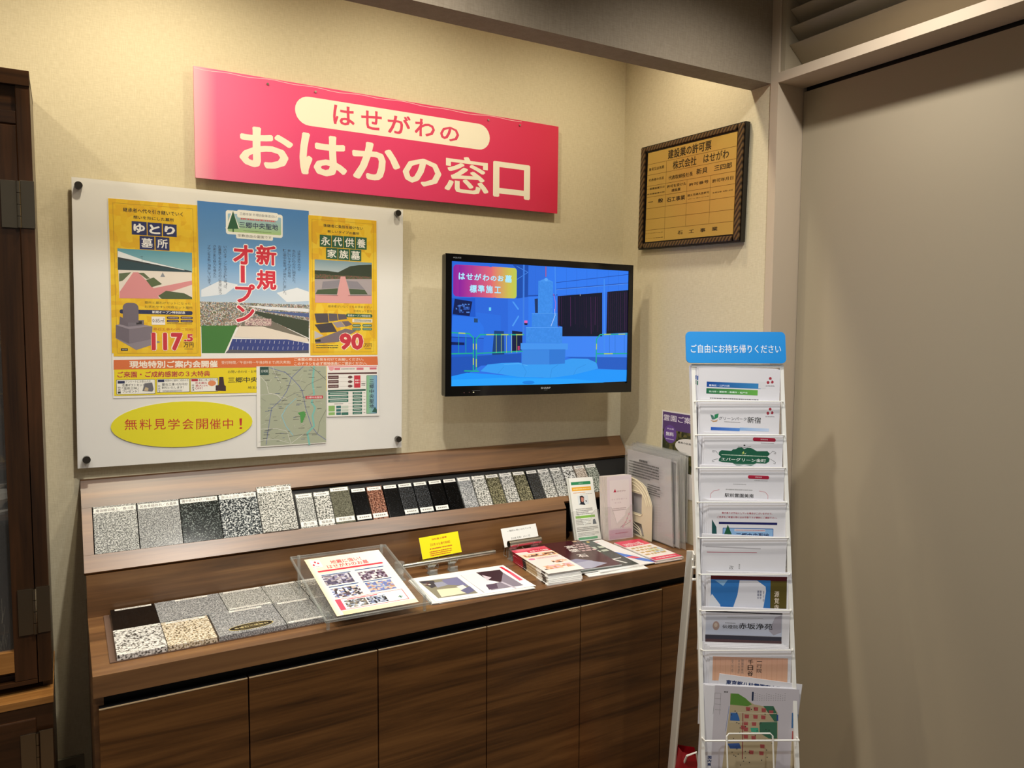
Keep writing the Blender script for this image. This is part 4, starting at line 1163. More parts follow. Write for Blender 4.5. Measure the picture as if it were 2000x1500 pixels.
def print_mat(name, rough=.45, emit=0., spec=.4):
    """printed matter: colours come from the mesh's own ink colours"""
    if name in MATS: return MATS[name]
    m, nt, b, N, L = node_mat(name)
    a = N.new('ShaderNodeAttribute'); a.attribute_name = 'ink'
    L.new(a.outputs['Color'], b.inputs['Base Color']); b.inputs['Roughness'].default_value = rough; b.inputs['Specular IOR Level'].default_value = spec
    if emit:
        b.inputs['Base Color'].default_value = (.004, .004, .004, 1); b.inputs['Specular IOR Level'].default_value = .2; L.remove(b.inputs['Base Color'].links[0])
        L.new(a.outputs['Color'], b.inputs['Emission Color']); b.inputs['Emission Strength'].default_value = emit
    MATS[name] = m; return m

def tag(o, label=None, cat=None, group=None, kind=None):
    if label: o['label'] = label
    if cat: o['category'] = cat
    if group: o['group'] = group
    if kind: o['kind'] = kind
    return o
def frame(o, u=(1, 0, 0), v=(0, 0, 1)):
    u = Vector(u).normalized(); v = Vector(v); v = (v - u * v.dot(u)).normalized(); n = u.cross(v)
    m = Matrix((u, v, n)).transposed().to_4x4(); m.translation = Vector(o); return m
WM = {}
def thing(name, label, cat, M=None, loc=(0, 0, 0), group=None):
    o = D.objects.new(name, None); COL.objects.link(o); o.empty_display_size = .05
    M = M or Matrix.Translation(loc); o.matrix_world = M; WM[o.name] = M.copy()
    return tag(o, label, cat, group)
def link(name, me, parent=None, M=None, mat=None):
    o = D.objects.new(name, me); COL.objects.link(o)
    if mat: me.materials.append(mat)
    if M is not None: o.matrix_local = M
    if parent: o.parent = parent
    P = WM[parent.name] if parent else Matrix()
    WM[o.name] = P @ (M if M is not None else Matrix())
    return o
def finish(name, bm, mat, parent=None, world=False, smooth=False, M=None, bevel=0):
    """one bmesh -> one object; world=True: the mesh was drawn in room coordinates"""
    if bevel: bmesh.ops.bevel(bm, geom=list(bm.edges), offset=bevel, segments=2, affect='EDGES', profile=.6, clamp_overlap=True)
    bmesh.ops.recalc_face_normals(bm, faces=bm.faces)
    me = D.meshes.new(name); bm.to_mesh(me); bm.free()
    if world and parent: me.transform(WM[parent.name].inverted())
    if smooth:
        for p in me.polygons: p.use_smooth = True
        try: me.set_sharp_from_angle(angle=RAD(35))
        except Exception: pass
    return link(name, me, parent, M, mat)
def B(): return bmesh.new()
def bx(bm, x0, y0, z0, x1, y1, z1, M=None):
    g = bmesh.ops.create_cube(bm, size=1)['verts']
    for v in g:
        v.co = Vector(((x0 + x1) / 2 + v.co.x * (x1 - x0), (y0 + y1) / 2 + v.co.y * (y1 - y0), (z0 + z1) / 2 + v.co.z * (z1 - z0)))
        if M: v.co = M @ v.co
    return bm
def prism(bm, pts, depth, M=None):
    """extrude a flat outline (list of xy) along +z by depth, then place by M"""
    vs = [bm.verts.new((x, y, 0)) for x, y in pts]; vt = [bm.verts.new((x, y, depth)) for x, y in pts]
    n = len(pts); bm.faces.new(vs[::-1]); bm.faces.new(vt)
    for i in range(n): bm.faces.new((vs[i], vs[(i + 1) % n], vt[(i + 1) % n], vt[i]))
    if M:
        for v in vs + vt: v.co = M @ v.co
    return bm
def profile_x(bm, pts, x0, x1):
    """extrude a (y,z) outline from x0 to x1"""
    return prism(bm, pts, x1 - x0, Matrix(((0, 0, 1, x0), (1, 0, 0, 0), (0, 1, 0, 0), (0, 0, 0, 1))))
def tube(bm, pts, r, seg=10, closed=False, cap=True):
    pts = [Vector(p) for p in pts]; n = len(pts); rings = []
    for i, p in enumerate(pts):
        a = pts[(i - 1) % n] if (i or closed) else p; b = pts[(i + 1) % n] if (i < n - 1 or closed) else p
        d = (b - a).normalized(); s = d.orthogonal().normalized() if not rings else (rings[-1][1] - d * rings[-1][1].dot(d)).normalized()
        t = d.cross(s); rings.append(([bm.verts.new(p + s * r * math.cos(2 * math.pi * k / seg) + t * r * math.sin(2 * math.pi * k / seg)) for k in range(seg)], s))
    for i in range(n if closed else n - 1):
        A, C = rings[i][0], rings[(i + 1) % n][0]
        for k in range(seg): bm.faces.new((A[k], A[(k + 1) % seg], C[(k + 1) % seg], C[k]))
    if cap and not closed: bm.faces.new(rings[0][0][::-1]); bm.faces.new(rings[-1][0])
    return bm
def rrect(x0, y0, x1, y1, r, seg=5):
    o = []
    for cx, cy, a in ((x1 - r, y1 - r, 0), (x0 + r, y1 - r, 90), (x0 + r, y0 + r, 180), (x1 - r, y0 + r, 270)):
        for k in range(seg + 1):
            t = RAD(a + 90 * k / seg); o.append((cx + r * math.cos(t), cy + r * math.sin(t)))
    return o

# ---- printed matter: flat inks laid on a sheet, in millimetres from the sheet's centre
TXT = {}
def glyphs(s):
    k = s
    if k not in TXT:
        c = D.curves.new('t', 'FONT'); c.body = s; c.size = 1; c.resolution_u = 2
        o = D.objects.new('t', c); me = D.meshes.new_from_object(o)
        V = [tuple(v.co)[:2] for v in me.vertices]; F = [tuple(p.vertices) for p in me.polygons]
        D.meshes.remove(me); D.objects.remove(o); D.curves.remove(c)
        TXT[k] = (V, F)
    return TXT[k]
class Ink:
    def __init__(s, lift=.00012, step=.00004): s.V = []; s.F = []; s.C = []; s.z = s.z0 = lift; s.step = step; s.lay = []; s.rnd = random.Random(11)
    def face(s, pts, cols):
        i = len(s.V); s.V += [(x / 1000, y / 1000, s.z) for x, y in pts]; s.F.append(tuple(range(i, i + len(pts)))); s.C += cols
    def grad(s, col, pts):
        if '>' in col or '^' in col:
            ax = 0 if '>' in col else 1; a, b = col.split('>' if ax == 0 else '^'); a, b = lin(a), lin(b)
            if ax: a, b = b, a
            lo = min(p[ax] for p in pts); hi = max(p[ax] for p in pts)
            return [tuple(a[k] + (b[k] - a[k]) * (p[ax] - lo) / max(hi - lo, 1e-6) for k in range(3)) for p in pts]
        return [lin(col)] * len(pts)
    def poly(s, col, pts):
        c = s.grad(col, pts); i = len(s.V); s.V += [(x / 1000, y / 1000, s.z) for x, y in pts]; s.C += c
        for t in tessellate_polygon([[Vector((x, y, 0)) for x, y in pts]]): s.F.append(tuple(i + k for k in t))
    def text(s, col, box, t, bold):
        if t in ('一', 'ー'): m_ = (box[1] + box[3]) / 2; q_ = max((box[3] - box[1]) * .09, .3); s.poly(col, [(box[0], m_ - q_), (box[2], m_ - q_), (box[2], m_ + q_), (box[0], m_ + q_)]); return
        V, F = glyphs(t)
        if not V: return
        x0, y0 = min(v[0] for v in V), min(v[1] for v in V); x1, y1 = max(v[0] for v in V), max(v[1] for v in V)
        kx = (box[2] - box[0]) / max(x1 - x0 + 2 * bold, 1e-6); ky = (box[3] - box[1]) / max(y1 - y0 + 2 * bold, 1e-6)
        n = 0 if bold < .004 else (4 if bold < .03 else 8)   # heavier weights: the strokes are struck several times, slightly shifted
        sh = [(0, 0)] + [(bold * math.cos(2 * math.pi * (q + .5) / n), bold * math.sin(2 * math.pi * (q + .5) / n)) for q in range(n)]
        for q, (dx, dy) in enumerate(sh):
            i = len(s.V); s.V += [((box[0] + (x - x0 + bold + dx) * kx) / 1000, (box[1] + (y - y0 + bold + dy) * ky) / 1000, s.z + q * .000004) for x, y in V]; s.C += [lin(col)] * len(V)
            s.F += [tuple(i + k for k in f) for f in F]
    def add(s, it):
        k, col, b = it[0], it[1], it[2]
        q = it[3] if k == 'l' else b   # each ink lies on top of whatever it overlaps
        bb = q if k not in 'pl' else (min(q[0::2]), min(q[1::2]), max(q[0::2]), max(q[1::2])); g = 1
        n = 1 + max([l for l, o in s.lay if o[0] < bb[2] + g and o[2] > bb[0] - g and o[1] < bb[3] + g and o[3] > bb[1] - g] or [0])
        s.lay.append((n, bb)); s.z = s.z0 + n * s.step
        if k == 'r': s.poly(col, [(b[0], b[1]), (b[2], b[1]), (b[2], b[3]), (b[0], b[3])])
        elif k == 'o':
            w_, h_ = b[2] - b[0], b[3] - b[1]
            if it[3] < 0: s.poly(col, [((b[0] + b[2]) / 2 + w_ / 2 * math.cos(t * math.pi / 20), (b[1] + b[3]) / 2 + h_ / 2 * math.sin(t * math.pi / 20)) for t in range(40)])
            else: s.poly(col, rrect(*b, max(it[3] * .499 * min(w_, h_), .01), 6))
        elif k == 'p': s.poly(col, [(b[i], b[i + 1]) for i in range(0, len(b), 2)])
        elif k == 'l':
            w_, P = it[2] / 2, it[3]; P = [Vector((P[i], P[i + 1])) for i in range(0, len(P), 2)]
            for j, (a, c) in enumerate(zip(P, P[1:])):
                zz = s.z; s.z += (j % 3) * .000005
                d = (c - a).normalized(); n = Vector((-d.y, d.x)) * w_; a = a - d * w_ * .6; c = c + d * w_ * .6
                s.face([tuple(a - n), tuple(c - n), tuple(c + n), tuple(a + n)], [lin(col)] * 4); s.z = zz
        elif k == 't': s.text(col, b, it[3], it[4])
        elif k == 'v':
            n = len(it[3]); h = (b[3] - b[1]) / n
            for i, ch in enumerate(it[3]):
                y1 = b[3] - i * h; q = [b[0], y1 - h * .93, b[2], y1 - h * .07]; w_ = b[2] - b[0]
                if ch in '、。': q = [b[0] + w_ * .6, y1 - h * .4, b[2], y1 - h * .1]
                if ch == 'ー': q = [b[0] + w_ * .42, y1 - h * .95, b[0] + w_ * .58, y1 - h * .05]
                if ch in 'っゃょィ': q = [b[0] + w_ * .3, y1 - h * .75, b[2], y1 - h * .1]
                s.text(col, q, ch, it[4])
        elif k == 'm':   # lines of print too small to read: broken dashes
            n = it[3]; h = (b[3] - b[1]) / n
            for i in range(n):
                y = b[3] - (i + .5) * h; x = b[0] + s.rnd.uniform(0, .02) * (b[2] - b[0]); hh = h * .26; end = b[2] - (s.rnd.uniform(0, .3) * (b[2] - b[0]) if n > 1 and i % 3 == 2 else 0)
                while x < end:
                    l = hh * s.rnd.uniform(1, 3.2); s.face([(x, y - hh), (min(x + l, end), y - hh), (min(x + l, end), y + hh), (x, y + hh)], [lin(col)] * 4); x += l + hh * s.rnd.uniform(.35, .9)
        elif k == 's':   # halftone-like patches of a printed photograph
            c = it[3]; nx = max(1, int((b[2] - b[0]) / c)); ny = max(1, int((b[3] - b[1]) / c)); dx = (b[2] - b[0]) / nx; dy = (b[3] - b[1]) / ny
            V = {}
            for i in range(nx + 1):
                for j in range(ny + 1):
                    jx = s.rnd.uniform(-.35, .35) * dx if 0 < i < nx else 0; jy = s.rnd.uniform(-.35, .35) * dy if 0 < j < ny else 0
                    V[i, j] = (b[0] + i * dx + jx, b[1] + j * dy + jy)
            for i in range(nx):
                for j in range(ny): s.face([V[i, j], V[i + 1, j], V[i + 1, j + 1], V[i, j + 1]], [lin(s.rnd.choice(col))] * 4)
    def make(s, name, parent, mat, M=None):
        me = D.meshes.new(name); me.from_pydata(s.V, [], s.F); a = me.color_attributes.new('ink', 'FLOAT_COLOR', 'POINT')
        a.data.foreach_set('color', [x for c in s.C for x in (*c, 1)]); me.validate()
        return link(name, me, parent, M, mat)
def ink(key, name, parent, mat=None, M=None, lift=.00012):
    k = Ink(lift)
    for it in (PRINTS[key] if isinstance(key, str) else key): k.add(it)
    return k.make(name, parent, mat or print_mat('printed_paper'), M)
def corners_of(key):
    for it in PRINTS[key]:
        if it[0] == 'p': b = it[2]; return [(b[i] / 1000, b[i + 1] / 1000) for i in range(0, len(b), 2)]

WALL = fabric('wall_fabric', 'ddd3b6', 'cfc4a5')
PAINT = plain('beige_paint', 'b5a992', .55); DOORM = plain('door_paint', 'aa9e87', .5)
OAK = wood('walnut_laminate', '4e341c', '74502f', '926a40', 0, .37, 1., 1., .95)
DOORW = wood('walnut_laminate_shaded', '382210', '5e3d1e', '7c542c', 0, .3, 1., 1.6)  # doors: same laminate as the worktop, darker, with the fronts' shade put into colour
ALTAR = wood('red_walnut', '1c0f08', '35200f', '4a2c18', 2, .3); ALTARX = wood('red_walnut_cross', '1c0f08', '372110', '4c2e19', 0, .3); HONEY = wood('honey_walnut', '7c5228', '9c6c38', 'b88648', 0, .3)
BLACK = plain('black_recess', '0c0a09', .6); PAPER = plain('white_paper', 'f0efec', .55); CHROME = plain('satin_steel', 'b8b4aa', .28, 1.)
WHITEM = plain('white_enamel', 'efeeE8'.lower(), .3); ACR = clear_mat('clear_acrylic'); FILM = clear_mat('clear_film', 'fbfbfb', .12, .16, .06)
EDGE = clear_mat('acrylic_edge', 'f2f6f6', .1, .16, .12); BLKP = plain('black_plastic', '0b0b0c', .22); INK = print_mat('printed_paper'); GLOSS = print_mat('glossy_print', .22, 0, .5)

# ---------------------------------------------------------------- the room
def struct(name, bm, mat, label=None, parent=None):
    o = finish(name, bm, mat, parent)
    if not parent: o['kind'] = 'structure'
    if label: o['label'] = label
    return o
struct('floor', bx(B(), -4.6, -5.2, -.05, .3, .1, 0), wood('floor_boards', '5a4632', '77604a', '8c745a', 1, .4))
struct('ceiling', bx(B(), -4.6, -5.2, 2.7, .3, .1, 2.75), plain('ceiling_paint', 'cfc8b8', .8))
struct('wall_back', bx(B(), -4.6, 0, 0, .12, .1, 2.7), WALL)
struct('wall_right', bx(B(), 0, -.7116, 0, .12, 0, 2.7), WALL)
struct('trim_1', bx(B(), -4.6, -.711, 2.272, 0, -.63, 2.7), fabric('beam_fabric_shaded', '968a78', '887c6a'), 'fabric-covered ceiling beam running parallel to the back wall')  # darker copy of the wall fabric: the beam's lack of light put into colour
struct('trim_2', bx(B(), -.004, -.7405, 0, .12, -.7116, 2.7), plain('post_paint', 'c4b49e', .5), 'narrow pale post where the beam meets the doorway')
struct('trim_3', bx(B(), -.004, -3.4, 2.2672, .105, -.7405, 2.2955), plain('post_paint', 'c4b49e', .5), 'pale head rail of the door frame below the louvre')
d = struct('door_1', bx(B(), .1055, -3.4, .004, .14, -.7425, 2.2555), DOORM, 'tall flush beige sliding door')
struct('trim_4', bx(B(), .12, -3.4, 0, .2, -.7116, 2.7), BLACK, 'black slab standing in for the shaded gap behind the sliding door')  # solid slab: the gap's shade is put into its black colour
# louvre over the door: a recess with tilted slats
lv = thing('louvre', 'beige slatted louvre above the sliding door head rail', 'louvre', loc=(0, -2, 2.2955))
finish('louvre_frame', bx(bx(B(), .1, -3.4, 2.2955, .119, -.742, 2.698), .004, -.757, 2.2955, .1, -.742, 2.698), DOORM, lv, True)
slat = None
finish('louvre_back', bx(B(), .1, -3.4, 2.2955, .104, -.757, 2.698), DOORM, lv, True)
for i in range(7):
    z = 2.3735 + i * .0503
    bm = B(); prism(bm, [(.019, 0), (.025, .002), (.088, -.046), (.082, -.049)], 2.64, Matrix(((1, 0, 0, 0), (0, 0, 1, -3.398), (0, 1, 0, z), (0, 0, 0, 1))))
    finish('slat', bm, DOORM, lv, True)

# ---------------------------------------------------------------- furniture along the back wall
WX = -1.806
cab = thing('base_cabinet', 'long low walnut laminate cabinet with plain doors under the brochure counter', 'cabinet', loc=(-.9, -.28, 0))
finish('carcass', bx(bx(B(), WX + .02, -.51, .06, -.02, -.003, .725), WX + .05, -.47, 0, -.02, -.02, .06), BLACK, cab, True)
finish('side_panel', bx(B(), WX, -.53, 0, WX + .02, -.003, .751), OAK, cab, True)
xs = [-1.798, -1.4911, -1.1767, -.8655, -.5546, -.2441]
for i in range(5):
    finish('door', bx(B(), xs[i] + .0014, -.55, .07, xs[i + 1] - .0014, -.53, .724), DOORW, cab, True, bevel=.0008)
    finish('door_shade_strip', bx(B(), xs[i] + .002, -.5469, .7242, xs[i + 1] - .002, -.53, .7258), BLACK, cab, True)  # rest of the door top painted black for the shade under the worktop
    finish('door_edge', bx(B(), xs[i] + .002, -.5505, .7242, xs[i + 1] - .002, -.5470, .7262), plain('pale_edge_band', 'c4aa84', .4), cab, True)
finish('filler_panel', bx(B(), -.2425, -.55, .07, -.004, -.53, .726), DOORW, cab, True)
finish('shadow_gap', bx(B(), WX + .021, -.515, .7268, -.004, -.05, .7508), BLACK, cab, True)  # solid black filler: shade between doors and worktop put into its colour
wt = finish('worktop', bx(B(), WX, -.55, .7515, -.003, -.003, .8), OAK, bevel=.0008)
tag(wt, 'walnut laminate worktop carrying the stone slabs and brochures', 'worktop')

# sloping sample shelf
YR, ZL, ZT = -.1685, .917, 1.1275; SL = math.hypot(YR, ZT - ZL); sd = Vector((0, YR / SL, (ZL - ZT) / SL)); sn = Vector((1, 0, 0)).cross(-sd).normalized()
def onslope(s, off=0): v = Vector((0, 0, ZT)) + sd * s + sn * off; return (v.y, v.z)
sh = thing('sample_shelf', 'walnut sloping display shelf holding stone samples against the wall', 'shelf', loc=(-.9, -.08, .8))
finish('upper_slope', profile_x(B(), [onslope(0), onslope(.0865), onslope(.0865, -.016), (-.003, ZT - .03), (-.003, ZT)], WX - .004, -.003), OAK, sh, True)
finish('left_slope', profile_x(B(), [onslope(.087), onslope(.2215), onslope(.2215, -.016), onslope(.087, -.016)], WX - .004, -1.7865), OAK, sh, True)
finish('lower_lip', profile_x(B(), [onslope(.222), onslope(SL), onslope(SL, -.014), onslope(.222, -.014)], WX - .004, -.357), OAK, sh, True)
finish('riser', bx(B(), WX, YR, .8005, -.357, YR + .016, ZL - .0075), OAK, sh, True)
finish('left_end', profile_x(B(), [(-.004, .801), (YR + .017, .801), (YR + .017, ZL - .006), onslope(.02, -.018), (-.004, ZT - .035)], WX + .001, WX + .018), OAK, sh, True)
finish('right_end', profile_x(B(), [(-.05, .801), (YR + .017, .801), (YR + .017, ZL - .006), onslope(.225, -.018), (-.05, .95)], -.374, -.3575), OAK, sh, True)
finish('recess_floor', profile_x(B(), [onslope(.0872, -.0165), onslope(.2435, -.0165), onslope(.2435, -.024), onslope(.0872, -.024)], WX + .02, -.004), BLACK, sh, True)
finish('rear_rail', profile_x(B(), [onslope(.2225, -.001), onslope(.243, -.001), onslope(.243, -.016), onslope(.2225, -.016)], -.3565, -.004), OAK, sh, True)
finish('back_board', bx(B(), -.3565, -.05, .801, -.004, -.04, .925), BLACK, sh, True)

def granites():
    G = {}
    for n, d_, m_, l_, s_, lo, hi in (('lg', '6a6c6c', 'a4a6a4', 'd0d2ce', 330, .40, .60), ('fg', '686a6c', '989a9a', 'b8bab8', 380, .40, .60), ('dg', '101614', '2c3634', '8a9290', 300, .44, .68),
        ('sp', '22262a', '6c7478', 'ccd0d0', 240, .42, .60), ('wh', '484a48', 'a6a8a4', 'd2d2ce', 270, .40, .56), ('bk', '060606', '0c0c0d', '34363a', 380, .50, .74), ('ol', '4c4c40', '646456', '787868', 300, .35, .7),
        ('rb', '3a2018', '80503e', 'a8806e', 240, .38, .62), ('dk', '16181a', '2c2e30', '50545a', 330, .42, .66), ('om', '34342a', '68664e', '98947a', 280, .40, .62), ('pk', '8c7c70', 'c0b0a2', 'dcd4c8', 250, .38, .6),
        ('gg', '30382f', '8c9488', 'c8ccc2', 250, .40, .6), ('be', '585044', 'ccbc9c', 'ebe2d0', 220, .38, .56), ('cw', '343432', 'b8b8b6', 'efefec', 200, .38, .56), ('mg', '686c70', '989b9e', 'c0c2c4', 340, .4, .62)):
        G[n] = granite('granite_' + n, d_, m_, l_, s_, lo, hi)
    return G
G = granites()
def sample(name, kind, M, w_, h_, t_, label, labels, group=None):
    """a polished stone piece with its paper name strips; local x right, y up, z out; origin at its lower middle"""
    o = finish(name, bx(B(), -w_ / 2, 0, 0, w_ / 2, h_, t_), G[kind], None, M=M, bevel=.0006)
    tag(o, label, 'stone sample', group)
    for (x0, y0, x1, y1, txt, tb) in labels:
        W_, H_ = (x1 - x0) * 1000, (y1 - y0) * 1000
        it = [('r', 'eceae4', [-W_ / 2, -H_ / 2, W_ / 2, H_ / 2])]
        if txt: it.append(('t', '4a4a4a', [-W_ * tb / 2, -H_ * .32, W_ * tb / 2, H_ * .32], txt, .01))
        else: it.append(('m', '8a8a88', [-W_ * .35, -H_ * .3, W_ * .35, H_ * .3], 1))
        ink(it, 'name_strip', o, M=Matrix.Translation(((x0 + x1) / 2, (y0 + y1) / 2, t_)))
    return o
def slopeM(x, s, off=-.0155): y, z = onslope(s, off); return frame((x, y, z), (1, 0, 0), -sd)
big = [(-1.784, -1.6815, 'lg', '庵治細目極上／香川県', 'pale grey fine-grained sample at the left end of the slope', .1355), (-1.6790, -1.5755, 'fg', '因島青細目石／広島県', 'smooth even grey sample, second large one on the slope', .1355),
       (-1.5740, -1.4735, 'dg', '備中青みかげ／岡山県', 'dark green-black sample in the middle of the large ones', .1385), (-1.4715, -1.3680, 'sp', '深山ふぶき／福島県', 'black and white speckled sample beside the dark green one', .1385),
       (-1.3665, -1.2675, 'wh', '大島石／愛媛県', 'pale speckled sample, rightmost of the five large ones', .146)]
for i, (a, c, k, txt, lab, h_) in enumerate(big):
    w_ = c - a
    sample('stone_sample', k, slopeM((a + c) / 2, .2215, -.0155 if i != 4 else -.0150), w_, h_, .0155 if i != 4 else .019, 'large ' + lab, [(-w_ / 2 + .002, h_ - .0195, w_ / 2 - .002, h_ - .006, txt, .92)], 'large stone samples on the slope')
small = [(-1.2588, -1.2085, 'lg', 'light grey fine-grained strip right after the large samples', '香川県'), (-1.2055, -1.1556, 'wh', 'white speckled strip left of the smooth olive one', '福島県'), (-1.1556, -1.0950, 'ol', 'smooth olive-grey strip, longest and widest of the small ones', '神奈川県'),
 (-1.0902, -1.0411, 'bk', 'black strip between the olive and the red-brown ones', ''), (-1.0395, -.9893, 'rb', 'red-brown strip, the only reddish one', ''), (-.9860, -.9382, 'bk', 'glossy black strip right of the red-brown one', None), (-.9364, -.8876, 'dk', 'charcoal strip, second right of the red-brown one', ''),
 (-.8840, -.8360, 'dk', 'charcoal strip, third right of the red-brown one', ''), (-.8315, -.7835, 'bk', 'black strip, fourth right of the red-brown one', ''), (-.7797, -.7310, 'bk', 'black strip immediately left of the grey-green pair', None), (-.7277, -.6785, 'mg', 'mid grey strip, first right of the run of dark ones', None),
 (-.6747, -.6250, 'wh', 'white speckled strip left of the dark olive one', None), (-.6224, -.5725, 'om', 'dark olive strip, left one of the two olive speckled ones', None), (-.5691, -.5205, 'wh', 'white speckled strip between the two olive speckled ones', None), (-.5168, -.4680, 'om', 'olive strip, right one of the two olive speckled ones', None),
 (-.4633, -.4175, 'dk', 'charcoal strip between the olive and the pale ones', None), (-.4152, -.3690, 'wh', 'pale speckled strip directly right of the last charcoal one', None), (-.3640, -.3190, 'wh', 'pale speckled strip behind the green leaflets, left edge', None), (-.3140, -.2665, 'cw', 'coarse black and white strip behind the green leaflets', None),
 (-.2609, -.2155, 'pk', 'pinkish beige strip second from the right end', None), (-.2113, -.1640, 'gg', 'grey-green speckled strip at the right end', None)]
for i, (a, c, k, lab, low) in enumerate(small):
    w_ = c - a - .001; h_ = .1135 if i != 2 else .1215
    L_ = [(-w_ / 2 + .002, h_ - .0135, w_ / 2 - .003, h_ - .002, '', .9)]
    if low is not None: L_.append((-w_ / 2 + .001, .006, w_ / 2 - .002, .021, low, .7))
    sample('stone_strip', k, slopeM((a + c) / 2, .2215), w_, h_, .0125 if i != 2 else .016, lab + ' on the slope', L_, 'small stone strips on the slope')
# slabs on the worktop
mt_ = finish('slab_mat', bx(B(), -1.771, -.4950, .8003, -1.185, -.1735, .8025), plain('woven_brown_mat', '6a5244', .8), None); tag(mt_, 'thin brown woven mat under the stone slabs', 'mat')
slabs = [(-1.7570, -1.6550, -.4935, -.3315, 'cw', 'coarse black and white slab at the front left corner', 2), (-1.6535, -1.5480, -.4935, -.3345, 'be', 'beige and cream speckled slab in the front row', 1), (-1.5440, -1.3885, -.4935, -.3315, 'mg', 'wide smooth grey slab with the black oval sticker', 1), (-1.3865, -1.2930, -.4935, -.3315, 'fg', 'light grey slab at the right of the front row', 2),
         (-1.7560, -1.6555, -.3300, -.1765, 'bk', 'polished black slab at the back left corner', 1), (-1.6540, -1.4965, -.3300, -.1765, 'mg', 'wide pale grey slab behind the beige one', 1), (-1.4950, -1.3850, -.3300, -.1765, 'lg', 'light speckled slab in the middle of the back row', 2), (-1.3835, -1.2890, -.3300, -.1765, 'lg', 'darker grey speckled slab right of the back row middle', 1),
         (-1.2870, -1.1950, -.3300, -.1765, 'wh', 'pale speckled slab behind the acrylic flyer stand', 1), (-1.2910, -1.1950, -.4935, -.3315, 'fg', 'grey slab under the acrylic flyer stand', 1)]
for a, c, y0, y1, k, lab, n in slabs:
    w_, h_ = c - a, y1 - y0; M_ = frame(((a + c) / 2, y0, .8028), (1, 0, 0), (0, 1, 0)); T_ = .0125
    L_ = [(-w_ / 2 + .01 if w_ < .12 else -.03, h_ - .014, w_ / 2 - .006 if w_ < .12 else .05, h_ - .003, '', .9)]
    if n == 2: L_.append((-w_ / 2 + .004, .004, w_ / 2 - .004, .013, '', .9))
    o = sample('stone_slab', k, M_, w_, h_, T_, lab, L_, 'stone slabs on the worktop')
    if 'oval' in lab: ink([('o', 'c8b870', [-38, -14, 38, 14], -1), ('o', '14100c', [-36.5, -12.6, 36.5, 12.6], -1), ('t', 'd8c890', [-29, -3.2, 29, 3.2], '全優石の推奨石', .02), ('m', 'c8b880', [-16, 4, 16, 7], 1), ('m', 'a89860', [-20, -7.5, 20, -5], 1)], 'oval_sticker', o, GLOSS, M=Matrix.Translation((.001, .032, T_)) @ Matrix.Rotation(.04, 4, 'Z') @ Matrix.Scale(1.38, 4))
# ---------------------------------------------------------------- on the back wall
t = thing('shop_sign', 'long pink shop sign with large white Japanese lettering on the back wall', 'sign', M=frame((-.9081, -.02, 2.1014), (1, 0, -.0048)))
finish('panel', bx(B(), -.5984, -.1517, -.006, .5984, .1517, -.0002), plain('pink_board', 'd8486c', .4), t)
ink('sign', 'lettering', t, print_mat('sign_vinyl', .3, 0, .5))
for x in (-.262, .318, -.40, .44):
    b_ = B(); tube(b_, [(x, .135, .0001), (x, .135, .0035)], .0032, 12); tube(b_, [(x, .135, -.018), (x, .135, -.006)], .004, 8); finish('screw', b_, CHROME, t, smooth=True)

bd = thing('notice_board', 'white notice board under clear acrylic with four pins left of the television', 'notice board', M=frame((-1.3553, -.025, 1.5373), (1, 0, -.0119)))
finish('backing', bx(B(), -.4552, -.3812, -.006, .4552, .3812, -.0012), plain('white_board', 'e9e8e4', .4), bd)
finish('acrylic_sheet', bx(B(), -.4552, -.3812, .0052, .4552, .3812, .0072), clear_mat('board_acrylic', 'ffffff', .03, .015, .012), bd)
for x, y in ((-.44, .3596), (.434, .3671), (.4403, -.3521), (-.4344, -.3575)):
    b_ = B(); tube(b_, [(x, y, -.024), (x, y, .0145)], .0095, 18); finish('standoff_pin', b_, plain('brushed_steel_dark', '6a6660', .3, 1.), bd, smooth=True)
def sheet(name, label, cat, M, key, pts, mat=None, thick=.0004, group=None):
    t = thing(name, label, cat, M=M, group=group); finish('paper', prism(B(), pts, thick, Matrix.Translation((0, 0, -thick))), PAPER, t); ink(key, 'print', t, mat); return t
RB = dict(u=(1, 0, -.0119))
sheet('cemetery_poster', 'large blue and yellow cemetery opening poster inside the notice board', 'poster', frame((-1.3546, -.0250, 1.6068), (.9999, 0, -.0119)), 'poster', corners_of('poster'))
q = [(0 + .1834 * math.cos(i * math.pi / 24), .0004 + .0643 * math.sin(i * math.pi / 24)) for i in range(48)]
sheet('oval_notice', 'yellow oval notice with red lettering at the bottom left of the board', 'notice', frame((-1.5515, -.0262, 1.2647), (.9999, 0, -.0119)), 'oval', q)
sheet('road_map', 'grey-green road map sheet at the bottom middle of the board', 'map', frame((-1.2526, -.0266, 1.3033), (.9999, 0, -.0119)), 'map', corners_of('map'))
sheet('route_sheet', 'small route chart with a green and blue name plate right of the road map', 'chart', frame((-1.0648, -.0264, 1.341), (.9999, 0, -.0119)), 'route', corners_of('route'))

